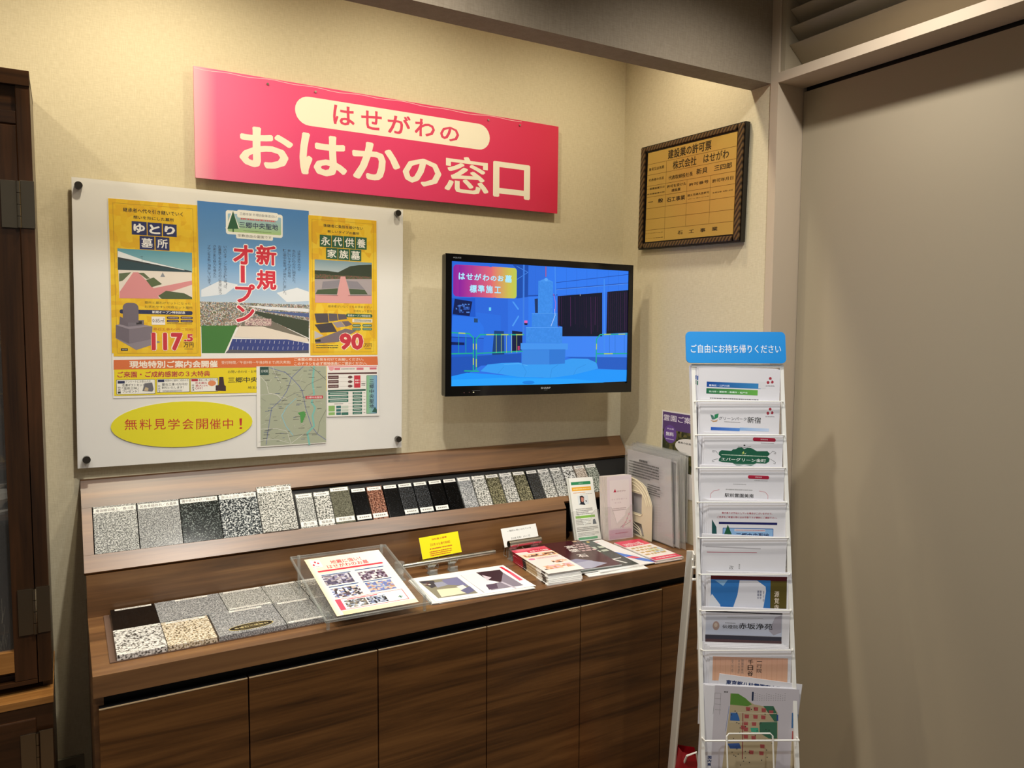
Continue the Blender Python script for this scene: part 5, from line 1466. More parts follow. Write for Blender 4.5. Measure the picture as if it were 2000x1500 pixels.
MT = frame((-.4577, -.1752, 1.5430), (.9984, -.0551, -.0118), (.0126, .0135, .9998)) @ Matrix.Scale(.965, 4)
tv = thing('television', 'black flat television showing a blue gravestone scene on the back wall', 'television', M=MT)
W2, H2 = .366, .2317
b_ = B(); prism(b_, rrect(-W2, -H2, W2, H2, .006, 3), .026, Matrix.Translation((0, 0, -.028))); bx(b_, -.25, -.17, -.05, .25, .15, -.028); finish('housing', b_, BLKP, tv)
sx0, sx1, sy0, sy1 = -.3447, .3471, -.198, .2095
b_ = B()
for q in ((-W2, -H2, sx0, H2), (sx1, -H2, W2, H2), (sx0, -H2, sx1, sy0), (sx0, sy1, sx1, H2)): bx(b_, q[0], q[1], -.002, q[2], q[3], .0045)
finish('bezel', b_, plain('gloss_black_bezel', '060607', .12), tv)
ink('screen', 'screen', tv, print_mat('lit_screen', .3, 1.05), lift=.0002)
ink('tvlogo', 'lettering', tv, print_mat('bezel_print', .4), lift=.0047)
finish('wall_bracket', bx(bx(B(), -.12, -.12, -.172, .12, .12, -.164), -.05, -.05, -.166, .05, .05, -.05), BLKP, tv)

ce = thing('licence_frame', 'gold business licence plate in a dark rope-patterned frame on the side wall', 'frame', M=frame((-.025, -.3766, 2.0019), (0, -.9996, -.0273), (0, -.0273, .9996)))
W2, H2 = .2524, .1822; p0, p1, p2, p3 = -.2114, -.1571, .2212, .1562
def rope(name):
    m, nt, b, N, L = node_mat(name); tc = N.new('ShaderNodeTexCoord'); mp = N.new('ShaderNodeMapping'); mp.inputs['Rotation'].default_value = (0, 0, RAD(35)); wv = N.new('ShaderNodeTexWave'); wv.inputs['Scale'].default_value = 26; wv.inputs['Distortion'].default_value = .6
    rp = N.new('ShaderNodeValToRGB'); rp.color_ramp.elements[0].color = (*lin('1c120a'), 1); rp.color_ramp.elements[1].color = (*lin('6a4e2c'), 1); L.new(tc.outputs['Object'], mp.inputs[0]); L.new(mp.outputs[0], wv.inputs['Vector']); L.new(wv.outputs['Fac'], rp.inputs[0]); L.new(rp.outputs[0], b.inputs['Base Color']); b.inputs['Roughness'].default_value = .35
    bp = N.new('ShaderNodeBump'); bp.inputs['Strength'].default_value = .5; bp.inputs['Distance'].default_value = .002; L.new(wv.outputs['Fac'], bp.inputs['Height']); L.new(bp.outputs[0], b.inputs['Normal']); return m
ROPE = rope('rope_moulding'); DKF = plain('dark_frame_edge', '120c08', .4)
fw = .030
for q in ((-W2, -H2, -W2 + fw, H2), (W2 - fw, -H2, W2, H2), (-W2 + fw, -H2, W2 - fw, -H2 + fw * .8), (-W2 + fw, H2 - fw * .8, W2 - fw, H2)):
    ra = finish('frame_rail', bx(B(), q[0], q[1], -.022, q[2], q[3], -.004), DKF, ce)
    i_ = .004; ra2 = finish('rope_moulding', bx(B(), q[0] + i_, q[1] + i_, -.0045, q[2] - i_, q[3] - i_, .003), ROPE, ra, bevel=.003)
finish('dark_liner', bx(B(), -W2 + fw - .002, -H2 + fw * .8 - .002, -.012, W2 - fw + .002, H2 - fw * .8 + .002, -.0072), DKF, ce)
gp = finish('gold_plate', bx(B(), p0, p1, -.007, p2, p3, -.0012), plain('brushed_gold', 'c6a452', .3, .3), ce)
ink('cert', 'lettering', ce, print_mat('plate_print', .5), lift=-.0010)
# ---------------------------------------------------------------- acrylic flyer stand
FM = frame((-1.173, -.399, .8626), (.9999, .0063, -.0124), (-.0036, .9793, .2023))
fs = thing('flyer_stand', 'sloping clear acrylic stand on corner posts beside the stone slabs', 'stand', M=FM)
x0, y0, x1, y1 = -.140, -.166, .140, .180
finish('base_plate', prism(B(), rrect(x0, y0, x1, y1, .008), .004, Matrix.Translation((0, 0, -.0052))), ACR, fs)
finish('plate_edge', prism(B(), rrect(x0, y0, x0 + .0045, y1, .002, 2), .0066, Matrix.Translation((0, 0, -.0060))), EDGE, fs)
finish('plate_edge', prism(B(), rrect(x0, y0, x1, y0 + .0045, .002, 2), .0066, Matrix.Translation((0, 0, -.0060))), EDGE, fs)
finish('plate_edge', prism(B(), rrect(x1 - .0045, y0, x1, y1, .002, 2), .0066, Matrix.Translation((0, 0, -.0060))), EDGE, fs)
finish('plate_edge', prism(B(), rrect(x0, y1 - .0045, x1, y1, .002, 2), .0066, Matrix.Translation((0, 0, -.0060))), EDGE, fs)
for x, y in ((x0 + .02, y1 - .018), (x1 - .02, y1 - .018), (x0 + .012, y0 + .022), (x1 - .012, y0 + .022)):
    P_ = FM @ Vector((x, y, 0)); b_ = B(); tube(b_, [(P_.x, P_.y, .8005 if y < 0 or x > 0 else .8165), (P_.x, P_.y, P_.z + .010)], .0045, 12); finish('post', b_, EDGE, fs, True, smooth=True)
fl = thing('flyer', 'white flyer with red heading and small photos lying on the acrylic stand', 'flyer', M=FM)
finish('paper', bx(B(), -.108, -.1528, -.0004, .108, .1528, 0), PAPER, fl); ink('flyer', 'print', fl)

# ---------------------------------------------------------------- document pile
DMt = frame((-.842, -.411, .806), (.9982, -.06, 0), (.06, .9982, 0))
do = thing('photo_sheets', 'pile of white sheets with two photos and a red tab on the worktop', 'papers', M=DMt)
rn_ = random.Random(4)
for i in range(6):
    a = rn_.uniform(-.05, .05) if i < 5 else 0; dx, dy = (rn_.uniform(-.012, .006), rn_.uniform(-.014, .004)) if i < 5 else (0, 0)
    Mi = Matrix.Translation((dx, dy, -.0056 + i * .00112)) @ Matrix.Rotation(a, 4, 'Z')
    b_ = B(); bx(b_, -.15, -.1075, -.0009, .15, .1075, 0)
    finish('sheet', b_, PAPER, do, M=Mi)
ink('doc', 'print', do)

# ---------------------------------------------------------------- steel pipes with their little stands and name cards
def clip(x, y, top, ri, name_label, cat='clip stand', group=None):
    t = thing('pipe_clip', name_label, cat, loc=(x, y, .8003), group=group)
    b_ = B(); bx(b_, -.013, -.014, 0, .013, .014, .0035); bx(b_, -.012, .006, .003, .012, .0085, top - .8003 - ri); bx(b_, -.012, -.012, .003, .012, -.0095, .016); finish('base', b_, EDGE, t)
    b_ = B(); zc = top - .8003
    tube(b_, [(-.012, .0 + math.cos(RAD(a)) * (ri + .0015), zc + math.sin(RAD(a)) * (ri + .0015)) for a in range(180, 361, 20)], .0012, 6)
    tube(b_, [(.012, .0 + math.cos(RAD(a)) * (ri + .0015), zc + math.sin(RAD(a)) * (ri + .0015)) for a in range(180, 361, 20)], .0012, 6)
    bx(b_, -.012, -.0018, zc - ri - .006, .012, .0018, zc - ri - .001); finish('cradle', b_, EDGE, t)
    return t
PZ = .8375; PY = -.27
pp = thing('steel_pipe', 'long thin steel pipe resting on clear clips in front of the yellow card', 'pipe', loc=(-.846, PY, PZ))
def pipe(t, x0, x1, y, z, r_, dirv=None):
    b_ = B(); seg = 28
    for (ra, rb) in ((r_, r_ - .0016),):
        rings = []
        for x in (x0, x1):
            for rr in (ra, rb): rings.append([b_.verts.new((x, y + rr * math.cos(2 * math.pi * k / seg), z + rr * math.sin(2 * math.pi * k / seg))) for k in range(seg)])
        A, Bq, Cq, Dq = rings
        for k in range(seg):
            j = (k + 1) % seg; b_.faces.new((A[k], A[j], Cq[j], Cq[k])); b_.faces.new((Bq[k], Dq[k], Dq[j], Bq[j])); b_.faces.new((A[k], Bq[k], Bq[j], A[j])); b_.faces.new((Cq[k], Cq[j], Dq[j], Dq[k]))
    return finish('pipe_wall', b_, CHROME, t, True, smooth=True)
pipe(pp, -1.0, -.692, PY, PZ, .0078)
clip(-.905, PY, PZ, .0078, 'clear plastic clip under the long pipe, left one', group='clear clips under the long pipe'); clip(-.838, PY, PZ, .0078, 'clear plastic clip under the long pipe, right one', group='clear clips under the long pipe')
jt = thing('pipe_end_block', 'clear moulded block holding the left end of the long pipe', 'block', loc=(-1.005, PY, .8003))
b_ = B(); bx(b_, -.016, -.018, 0, .010, .02, .004); tube(b_, [(-.004, .0, .02), (-.004, .0, .052)], .015, 20); bx(b_, -.012, -.012, .004, .004, .012, .03); finish('block', b_, EDGE, jt, bevel=.001)
def card(name, label, M, w_, h_, key, legs):
    t = thing(name, label, 'card', M=M); finish('board', bx(B(), -w_ / 2, -h_ / 2, -.0006, w_ / 2, h_ / 2, 0), PAPER, t); ink(key, 'print', t)
    for x in legs:
        a = M @ Vector((x, -h_ / 2 + .004, -.003)); b_ = B(); tube(b_, [(a.x, a.y, a.z), (a.x, a.y + .002, .8005)], .0012, 6); tube(b_, [(a.x, a.y + .002, .8012), (a.x, a.y + .022, .8012)], .0012, 6); tube(b_, [(a.x, a.y + .022, .8012), tuple(M @ Vector((x, 0, -.002)))], .0010, 6); finish('wire_leg', b_, EDGE, t, True)
card('yellow_name_card', 'bright yellow card with red lettering behind the long pipe', frame((-.8551, -.22, .8695), (.9994, .0238, .0264), (-.0335, .3802, .9243)), .1329, .0654, 'yellowcard', (-.045, -.012, .035))
card('white_name_card', 'white card with grey lettering behind the short pipe', frame((-.5701, -.22, .8625), (.9999, .0114, .0085), (-.0125, .4217, .9066)), .1331, .0608, 'whitecard', (-.055, .05))
p2_ = thing('steel_pipe_piece', 'short wide steel pipe behind the pile of booklets', 'pipe', loc=(-.575, -.263, .846)); pipe(p2_, -.638, -.520, -.263, .852, .0115)
clip(-.622, -.263, .852, .0115, 'clear plastic clip under the left end of the short pipe'); clip(-.54, -.263, .852, .0115, 'clear plastic clip under the right end of the short pipe')

# ---------------------------------------------------------------- booklets and brochures
def book_mesh(w_, h_, t_, sag=0.):
    """soft brochure: thin block with the pages' edge and a slight curl; origin at its lower face"""
    b_ = B(); nx, ny = 4, 8; top = []; bot = []
    for i in range(nx + 1):
        for j in range(ny + 1):
            x = -w_ / 2 + w_ * i / nx; y = -h_ / 2 + h_ * j / ny; z = sag * ((abs(y) / (h_ / 2)) ** 2.5) * (1 if y < 0 else .4)
            top.append(b_.verts.new((x, y, z + t_))); bot.append(b_.verts.new((x, y, z)))
    I = lambda i, j: i * (ny + 1) + j
    for i in range(nx):
        for j in range(ny):
            b_.faces.new((top[I(i, j)], top[I(i + 1, j)], top[I(i + 1, j + 1)], top[I(i, j + 1)])); b_.faces.new((bot[I(i, j)], bot[I(i, j + 1)], bot[I(i + 1, j + 1)], bot[I(i + 1, j)]))
    for i in range(nx):
        for j in (0, ny): b_.faces.new((top[I(i, j)], bot[I(i, j)], bot[I(i + 1, j)], top[I(i + 1, j)]))
    for j in range(ny):
        for i in (0, nx): b_.faces.new((top[I(i, j)], top[I(i, j + 1)], bot[I(i, j + 1)], bot[I(i, j)]))
    return b_
def spine_bits(parent, w_, h_, t_, cols):
    """coloured edge stripes of a cover that wraps round its spine on the left"""
    for a, c, col in cols: finish('spine_stripe', bx(B(), -w_ / 2 - .0003, -h_ / 2 + a * h_, .0003, -w_ / 2 + .0012, -h_ / 2 + c * h_, t_ + .0001), plain('cover_' + col, col, .4), parent)
n_b = 8; TB = .0038; rb_ = random.Random(9)
posn = ('lowest', 'second from the bottom', 'third from the bottom', 'fourth from the bottom', 'fifth from the bottom', 'third from the top', 'second from the top', 'topmost')
for i in range(n_b):
    f_ = i / (n_b - 1); cx = -.592 + .010 * f_ + rb_.uniform(-.002, .002); cy = -.415 + .018 * f_ + rb_.uniform(-.002, .002)
    M_ = frame((cx, cy, .8004 + i * .00395), (.996, -.09 + rb_.uniform(-.02, .02), 0), (.09, .996, 0))
    t = thing('booklet', 'red and white photo booklet, %s of the thick pile' % posn[i], 'booklet', M=M_, group='booklets in the thick pile')
    finish('pages', book_mesh(.112, .248, TB - .0004, 0), PAPER, t)
    spine_bits(t, .112, .248, TB - .0004, ((.70, 1, 'b02038'), (.60, .70, '2a2428'), (.30, .60, 'c8b08c'), (.16, .30, 'f0ece6'), (.06, .16, '4a3c34')))
    if i == n_b - 1: ink('booklet', 'print', t, GLOSS, M=Matrix.Translation((0, 0, TB - .0004)))
def brochure(name, label, M, w_, h_, t_, key, sag=0, n=1):
    t = thing(name, label, 'brochure', M=M)
    finish('pages', book_mesh(w_, h_, t_), PAPER, t)
    ink(key, 'print', t, GLOSS, M=Matrix.Translation((0, 0, t_))); return t
def M2(x, y, z, ux, uy): return frame((x, y, z), (ux, uy, 0), (-uy, ux, 0))
for i, (dx, dy, a) in enumerate(((.012, -.012, -.10), (.006, .004, -.06))):
    t = thing('white_brochure', ('white brochure at the bottom of the fanned brochure pile', 'white brochure second from the bottom of the fanned brochure pile')[i], 'brochure', M=M2(-.405 + dx, -.385 + dy, .8004 + i * .0022, 1, a)); finish('pages', book_mesh(.21, .285, .002), PAPER, t)
brochure('blue_white_brochure', 'white brochure with a blue corner, right of the fanned pile', M2(-.3567, -.3766, .805, .9998, -.0204), .21, .297, .0022, 'bluebrochure')
brochure('dark_green_brochure', 'dark grey-green brochure between the brown and the white ones', M2(-.4104, -.3694, .8076, .9969, -.0792), .21, .29, .0024, 'greenbrochure')
brochure('dark_red_brochure', 'dark red-brown brochure with white characters right of the booklets', M2(-.4599, -.3481, .8104, .9921, -.1253), .21, .297, .0034, 'redbrochure')
for i in range(4):
    M_ = M2(-.196 + (.004, -.002, .003, 0)[i], -.414 + (.003, -.003, .002, 0)[i], .8004 + i * .0029, .9995, -.03 + (.05, -.03, .02, 0)[i])
    t = thing('red_leaflet', 'small red and white leaflet, %s of the four by the folders' % ('lowest', 'second lowest', 'second highest', 'topmost')[i], 'leaflet', M=M_, group='red and white leaflets by the folders')
    finish('pages', book_mesh(.106, .232, .0027), PAPER, t); ink('redleaflet', 'print', t, GLOSS, M=Matrix.Translation((0, 0, .0027)))

# ---------------------------------------------------------------- leaflet holders
def holder(label, M, w_, h_, d_, lip=.12):
    t = thing('leaflet_holder', label, 'leaflet holder', M=M)
    b_ = B(); y0 = -h_ / 2 - .003
    bx(b_, -w_ / 2 - .003, y0, -d_ - .003, w_ / 2 + .003, y0 + .002, .004)
    bx(b_, -w_ / 2 - .004, y0, -d_ - .003, -w_ / 2 - .002, y0 + lip, .004); bx(b_, w_ / 2 + .002, y0, -d_ - .003, w_ / 2 + .004, y0 + lip, .004); bx(b_, -w_ / 2 - .003, y0, -d_ - .004, w_ / 2 + .003, y0 + lip * 1.2, -d_ - .0025)
    finish('tray', b_, ACR, t)
    out = [(-w_ / 2 - .003, y0), (w_ / 2 + .003, y0), (w_ / 2 + .003, y0 + lip), (w_ / 2 - .012, y0 + lip)]
    out += [(w_ / 2 - .022 - .012 * math.sin(RAD(a)), y0 + lip * .72 - lip * .2 * (1 - math.cos(RAD(a))) + lip * .2) for a in (0, 45, 90)]
    out += [(-w_ / 2 + .034, y0 + lip * .50), (-w_ / 2 + .022, y0 + lip * .8), (-w_ / 2 + .012, y0 + lip), (-w_ / 2 - .003, y0 + lip)]
    finish('front_lip', prism(B(), out, .002, Matrix.Translation((0, 0, .0030))), ACR, t)
    b_ = B(); tube(b_, [(x, y, .005) for x, y in out[2:]], .0007, 6); finish('lip_edge', b_, EDGE, t)
    return t
def leaflets(name, lab, M, w_, h_, n, pitch, key, group, col, dz=0):
    for i in range(n):
        k = n - 1 - i; r_ = random.Random(i * 7 + n)
        M_ = M @ Matrix.Translation((-.0006 * k + r_.uniform(-.0006, .0006), 0, -pitch * k)) @ Matrix.Rotation(RAD(.25 * k * 0 + r_.uniform(-.2, .2)), 4, 'X')
        t = thing(name, '%s, %s' % (lab, ('foremost of its holder' if k == 0 else 'standing behind the foremost one')), 'leaflet', M=M_, group=group if k else group + ', front')
        finish('paper', bx(B(), -w_ / 2, -h_ / 2, -pitch * .72, w_ / 2, h_ / 2, 0), plain('leaf_' + col, col, .5), t)
        if k == 0: ink(key, 'print', t)
MG = frame((-.283, -.1753, .909), (.9991, -.0276, -.0313), (.0385, .3233, .9455)); MP = frame((-.1692, -.2279, .911), (.9996, -.0199, -.0192), (.021, .0987, .9949))
holder('clear holder with white and green leaflets at the end of the sample shelf', MG, .10, .2196, .014, .105)
leaflets('green_leaflet', 'narrow white leaflet with green bands and a portrait', MG, .10, .2196, 6, .0022, 'greenleaf', 'white and green leaflets', 'eef0ea')
holder('clear holder with pink leaflets beside the beige file rack', MP, .1067, .2227, .04, .12)
leaflets('pink_leaflet', 'narrow pale pink leaflet with blossom print', MP, .1067, .2227, 10, .0040, 'pinkleaf', 'pale pink leaflets', 'e6dcd8')

# ---------------------------------------------------------------- file rack and clear folders
fr_ = thing('file_rack', 'cream plastic file rack with ribbed side holding clear folders', 'file rack', loc=(-.1, -.25, .8))
CREAM = plain('cream_plastic', 'e6dcc0', .4)
MX = Matrix(((0, 0, -1, 0), (-1, 0, 0, 0), (0, 1, 0, 0), (0, 0, 0, 1)))   # local x -> -y, y -> z, z -> -x
def arc(cx, cy, rx, ry, a0, a1, n=8): return [(cx + rx * math.cos(RAD(a0 + (a1 - a0) * k / n)), cy + ry * math.sin(RAD(a0 + (a1 - a0) * k / n))) for k in range(n + 1)]
def ribbon(bm, pts, r_, M=None):
    tube(bm, [tuple((M or Matrix()) @ Vector((x, y, 0))) for x, y in pts], r_, 6, cap=True)
def side(xo):
    """one ribbed side plate: outer arch with a rounded window cut in it, feet at the front and back"""
    b_ = B(); out = [(.10, .8006)] + [(.10, .99)] + [(.16, 1.006)] + arc(.20, .90, .118, .106, 88, 0, 8) + [(.318, .8006), (.285, .8006)] + arc(.24, .80, .045, .045, 20, 90, 4) + [(.14, .845), (.14, .8006)]
    return out
Ms = Matrix(((0, 0, -1, -.098), (-1, 0, 0, 0), (0, 1, 0, 0), (0, 0, 0, 1)))
# side plate as a ring of strips round the window
b_ = B(); T_ = .002
win = (.175, .885, .262, .955)
prism(b_, [(.100, .8006), (.14, .8006), (.14, .99), (.10, .985)], T_, Ms); prism(b_, [(.14, .9555), (.262, .9555), (.300, .9600), (.2835, .986), (.262, .997), (.225, 1.006), (.18, 1.010), (.14, 1.000)], T_, Ms)
prism(b_, [(.262, .850), (.3185, .8006), (.3185, .925), (.3120, .942), (.300, .960), (.262, .9555)], T_, Ms); prism(b_, [(.14, .853), (.262, .850), (.262, .885), (.14, .885)], T_, Ms); prism(b_, [(.14, .885), (.175, .885), (.175, .9555), (.14, .9555)], T_, Ms)
prism(b_, [(.262, .850), (.282, .8006), (.3185, .8006)], T_, Ms)
finish('side_plate', b_, CREAM, fr_, True)
for k, (o_, rr) in enumerate(((0, .0016), (.012, .0011), (.022, .0011))):
    b_ = B(); ribbon(b_, [(.145, 1.006 - o_)] + arc(.20, .905, .112 - o_, .100 - o_, 88, 10, 8), rr, Matrix(((0, 0, -1, -.1005), (-1, 0, 0, 0), (0, 1, 0, 0), (0, 0, 0, 1)))); finish('rib', b_, CREAM, fr_, True)
for k in range(3):
    b_ = B(); ribbon(b_, [(.15, .848 - k * .012 + .01), (.20, .846 - k * .012 + .008)] + arc(.225, .80, .042 + k * .0, .042 - k * .010, 80, 15, 4), .0011, Matrix(((0, 0, -1, -.1005), (-1, 0, 0, 0), (0, 1, 0, 0), (0, 0, 0, 1)))); finish('rib', b_, CREAM, fr_, True)
b_ = B(); pts = rrect(.166, .878, .268, .962, .014, 4); tube(b_, [(-.1006, -x, y) for x, y in pts], .0015, 6, closed=True); finish('window_rim', b_, CREAM, fr_, True)
finish('rack_base', bx(B(), -.098, -.30, .8004, -.02, -.10, .8035), CREAM, fr_, True)
finish('rear_divider', bx(B(), -.022, -.28, .8035, -.020, -.12, .95), CREAM, fr_, True)
fold = [(-.088, -.150, -.400, 1.117, .30, 'f', 'clear folder with a printed letter, nearest the cream rack'), (-.079, -.165, -.420, 1.113, .29, 'g', 'clear folder with a purple leaflet, second from the cream rack'), (-.069, -.170, -.435, 1.116, .05, 'n', 'empty clear folder, third from the cream rack'),
        (-.056, -.140, -.400, 1.118, .1, 'p', 'clear folder with a grey sheet and a dark purple band'), (-.044, -.135, -.395, 1.121, 0, 'w', 'clear folder with white pages in the middle of the row'), (-.033, -.13, -.39, 1.120, 0, 'd', 'clear folder with a dark tab in the middle of the row'), (-.022, -.13, -.40, 1.123, 0, 'w', 'clear folder with white pages second nearest the side wall'), (-.011, -.12, -.40, 1.118, 0, 'w', 'clear folder with a cream page nearest the side wall')]
for i, (x, ya, yb, zt, bend, kind, lab) in enumerate(fold):
    t = thing('clear_folder', lab, 'folder', loc=(x, (ya + yb) / 2, .804), group='clear folders in the cream rack')
    def shape(off, ya, yb, z0, z1, th):
        b_ = B(); n = 8; A = []
        for a in range(n + 1):
            f_ = a / n; y = ya + (yb - ya) * f_; dz = -.004 * f_
            for s_ in (0, 1):
                for k in range(5):
                    g_ = k / 4; A.append(b_.verts.new((x + off + s_ * th + .004 * math.sin(f_ * 3) * (1 - g_) + .0035 * f_ * g_ * (1 if i < 3 else .3), y + (yb - ya) * .10 * (1 - g_) * f_ * (1 if i < 3 else .2), z0 + (z1 + dz - z0) * g_)))
        I = lambda a, s_, k: a * 10 + s_ * 5 + k
        for a in range(n):
            for k in range(4):
                b_.faces.new([A[q] for q in (I(a, 0, k), I(a + 1, 0, k), I(a + 1, 0, k + 1), I(a, 0, k + 1))]); b_.faces.new([A[q] for q in (I(a, 1, k), I(a, 1, k + 1), I(a + 1, 1, k + 1), I(a + 1, 1, k))])
            for k in (0, 4): b_.faces.new([A[q] for q in (I(a, 0, k), I(a, 1, k), I(a + 1, 1, k), I(a + 1, 0, k))])
        for a in (0, n):
            for k in range(4): b_.faces.new([A[q] for q in (I(a, 0, k), I(a, 0, k + 1), I(a, 1, k + 1), I(a, 1, k))])
        return b_
    finish('film', shape(-.0022, ya, yb, .804, zt, .0005), FILM, t, True, smooth=True)
    col = {'f': 'dcd6dc', 'g': 'd8d4d8', 'n': None, 'p': 'c8ccd0', 'w': 'dcdad2', 'd': 'd0d0cc'}[kind]
    if col: finish('page', shape(0, ya - .012, yb + .008, .806, zt - .014, .003 if kind in 'wd' else .0012), plain('page_' + col, col, .5), t, True, smooth=True)
    if kind == 'g': finish('purple_leaflet', shape(-.0009, yb + .07, yb + .010, .812, zt - .02, .0006), plain('leaflet_grey', '5c5c66', .4), t, True); finish('purple_band', shape(-.0014, yb + .05, yb + .012, .812, .862, .0004), plain('purple_print', '6a5490', .4), t, True)
    if kind == 'p': finish('purple_band', shape(-.0009, ya - .06, yb + .012, zt - .028, zt - .022, .0006), plain('dark_purple', '3c2848', .4), t, True)
    if kind == 'd': finish('dark_tab', shape(-.0006, yb + .03, yb + .009, .85, .90, .0006), plain('tab_dark', '3a3834', .4), t, True)
    if kind == 'f':
        ink('folder', 'print', t, M=WM[t.name].inverted() @ frame((-.0935, -.285, .96), (-.05, -1, 0), (0, 0, 1)))
gd = thing('guide_poster', 'purple cemetery guide leaflet on the side wall behind the rack', 'poster', M=frame((-.0012, -.351, 1.1015), (0, -1, 0)))
finish('paper', bx(B(), -.105, -.1485, -.0006, .105, .1485, 0), PAPER, gd); ink('guide', 'print', gd)

# ---------------------------------------------------------------- brochure rack standing on the floor
RU, RV, RN = Vector((.8686, -.4955, .002)), Vector((.097, .1739, .98)), Vector((-.4859, -.851, .1991)); RC = Vector((-.3544, -.9909, .9519))
MR = frame(RC, RU, RV); rk = thing('brochure_rack', 'tall narrow white metal leaflet rack leaning back on its legs', 'rack', M=frame(RC, RU, RV))
bot = -.9719
for s_ in (-1, 1):
    finish('upright', prism(B(), rrect(s_ * .1175 - .005, bot, s_ * .1175 + .005, .508, .002, 2), .010, Matrix.Translation((0, 0, -.009))), WHITEM, rk)
    finish('side_flange', bx(B(), s_ * .1205 - .0012, -.02, -.032, s_ * .1205 + .0012, .508, -.009), WHITEM, rk)
    J = MR @ Vector((-.1255 if s_ < 0 else .111, -.0, -.024)); F_ = Vector((J.x + .124, J.y + .217, .004)); d_ = (F_ - J).normalized(); sd_ = Vector(RU); up = sd_.cross(d_).normalized()
    Ml = Matrix((sd_, d_, up)).transposed().to_4x4(); Ml.translation = J
    b_ = bx(B(), -.0015, -.02, -.010, .0015, (F_ - J).length, .008, Ml); bx(b_, -.0155 if s_ < 0 else -.0015, -.02, .008, .0015 if s_ < 0 else .0120, (F_ - J).length, .0105, Ml); finish('rear_leg', b_, WHITEM, rk, True)
    for k in (-.02, .01, .03): b_ = B(); tube(b_, [(s_ * .110, -.03 + k, -.018), ((-.130 if s_ < 0 else .1215), -.03 + k, -.018)], .0035, 8); finish('rivet', b_, WHITEM, rk, smooth=True)
b_ = B(); 
a1, a2 = MR @ Vector((-.1255, 0, -.024)), MR @ Vector((.1255, 0, -.024)); tube(b_, [(a1.x + .11, a1.y + .19, .13), (a2.x + .11, a2.y + .19, .13)], .004, 8); finish('leg_brace', b_, WHITEM, rk, True)
finish('top_rail', bx(B(), -.1225, .500, -.009, .1225, .508, .002), WHITEM, rk)
finish('foot_rail', bx(B(), -.1225, bot + .001, -.009, .1225, bot + .012, 0), WHITEM, rk)
PAMS = [('a', 'white pamphlet with blue and green bands, topmost pocket'), ('b', 'white pamphlet with a leaf emblem and grey lettering, second pocket'), ('c', 'white pamphlet with a dark green ornamental plate, third pocket'), ('d', 'white pamphlet with a red tag and thin red bracket, fourth pocket'), ('e', 'white pamphlet with two lines of red print and a fir tree, fifth pocket'),
        ('f', 'nearly blank white pamphlet with a thin red line, sixth pocket'), ('g', 'pamphlet with a white temple roof on blue sky, seventh pocket'), ('h', 'grey pamphlet with brush-written black characters, eighth pocket'), ('i', 'pamphlet with light wooden plank pattern, ninth pocket'), ('j', 'white sheet with dark blue heading tilted behind the site map'), ('k', 'large site map pamphlet in the bottom pocket')]
POSES = {'a': ((-.3045, -.9099, 1.4401), (.8645, -.5015, -.0335), (.0742, .0614, .9954), .2164), 'b': ((-.3133, -.9244, 1.3568), (.8647, -.5012, -.0320), (.0728, .0622, .9954), .2095), 'c': ((-.3160, -.9430, 1.2706), (.8641, -.5020, -.0368), (.0771, .0597, .9952), .2059), 'd': ((-.3289, -.9550, 1.1877), (.8646, -.5014, -.0332), (.0739, .0615, .9954), .2172),
  'e': ((-.3296, -.9749, 1.1009), (.8668, -.4985, -.0153), (.0583, .0707, .9958), .2025), 'f': ((-.3461, -.9860, 1.0132), (.8636, -.5026, -.0408), (.0806, .0576, .9951), .2151), 'g': ((-.3475, -1.0062, .9235), (.8667, -.4986, -.0161), (.0590, .0702, .9958), .2143), 'h': ((-.3655, -1.0164, .8358), (.8647, -.5012, -.0320), (.0729, .0622, .9954), .2205),
  'i': ((-.3693, -1.0365, .7407), (.8654, -.5004, -.0268), (.0683, .0648, .9956), .2073), 'j': ((-.3536, -1.0585, .6650), (.8487, -.5138, -.1250), (.1536, .0133, .9880), .2104), 'k': ((-.3802, -1.0521, .6471), (.8625, -.5037, -.0480), (.0869, .0539, .9948), .2319)}
fills = {'g': 'd8d6dc', 'h': 'd0d0d6', 'j': 'e8e6e6'}
for i, (k, lab) in enumerate(PAMS):
    o_, u_, v_, w_ = POSES[k]; M_ = frame(o_, u_, v_); H_ = .297 if k != 'k' else .34
    n = {'a': 3, 'e': 4, 'i': 4, 'j': 1, 'k': 3, 'g': 2}.get(k, 2)
    for q in range(n):
        back = n - 1 - q; r_ = random.Random(i * 10 + q); Mi = M_ @ Matrix.Translation((-.0042 * back if k != 'j' else 0, -.0 + .0015 * back, -.0016 * back))
        if k == 'i': Mi = Mi @ Matrix.Translation((-.002 * back, .002 * back, 0))
        t = thing('pamphlet', lab if q == n - 1 else 'white sheet behind the pamphlet of the ' + lab.split(', ')[-1] if ', ' in lab else 'white sheet behind the large site map pamphlet', 'pamphlet', M=Mi, group='pamphlets in the white rack' if q == n - 1 else 'sheets behind pamphlet ' + k)
        finish('paper', bx(B(), -w_ / 2, -H_, -.0012, w_ / 2, 0, 0), plain('pamphlet_paper', 'e6e5ea', .5), t)
        if q == n - 1: ink('pamphlet' + k, 'print', t)
        elif k == 'a': ink([('r', '14489c', [-107, -37, -100, -26]), ('r', '1c6c4c', [-107, -50, -100, -39])], 'print', t)
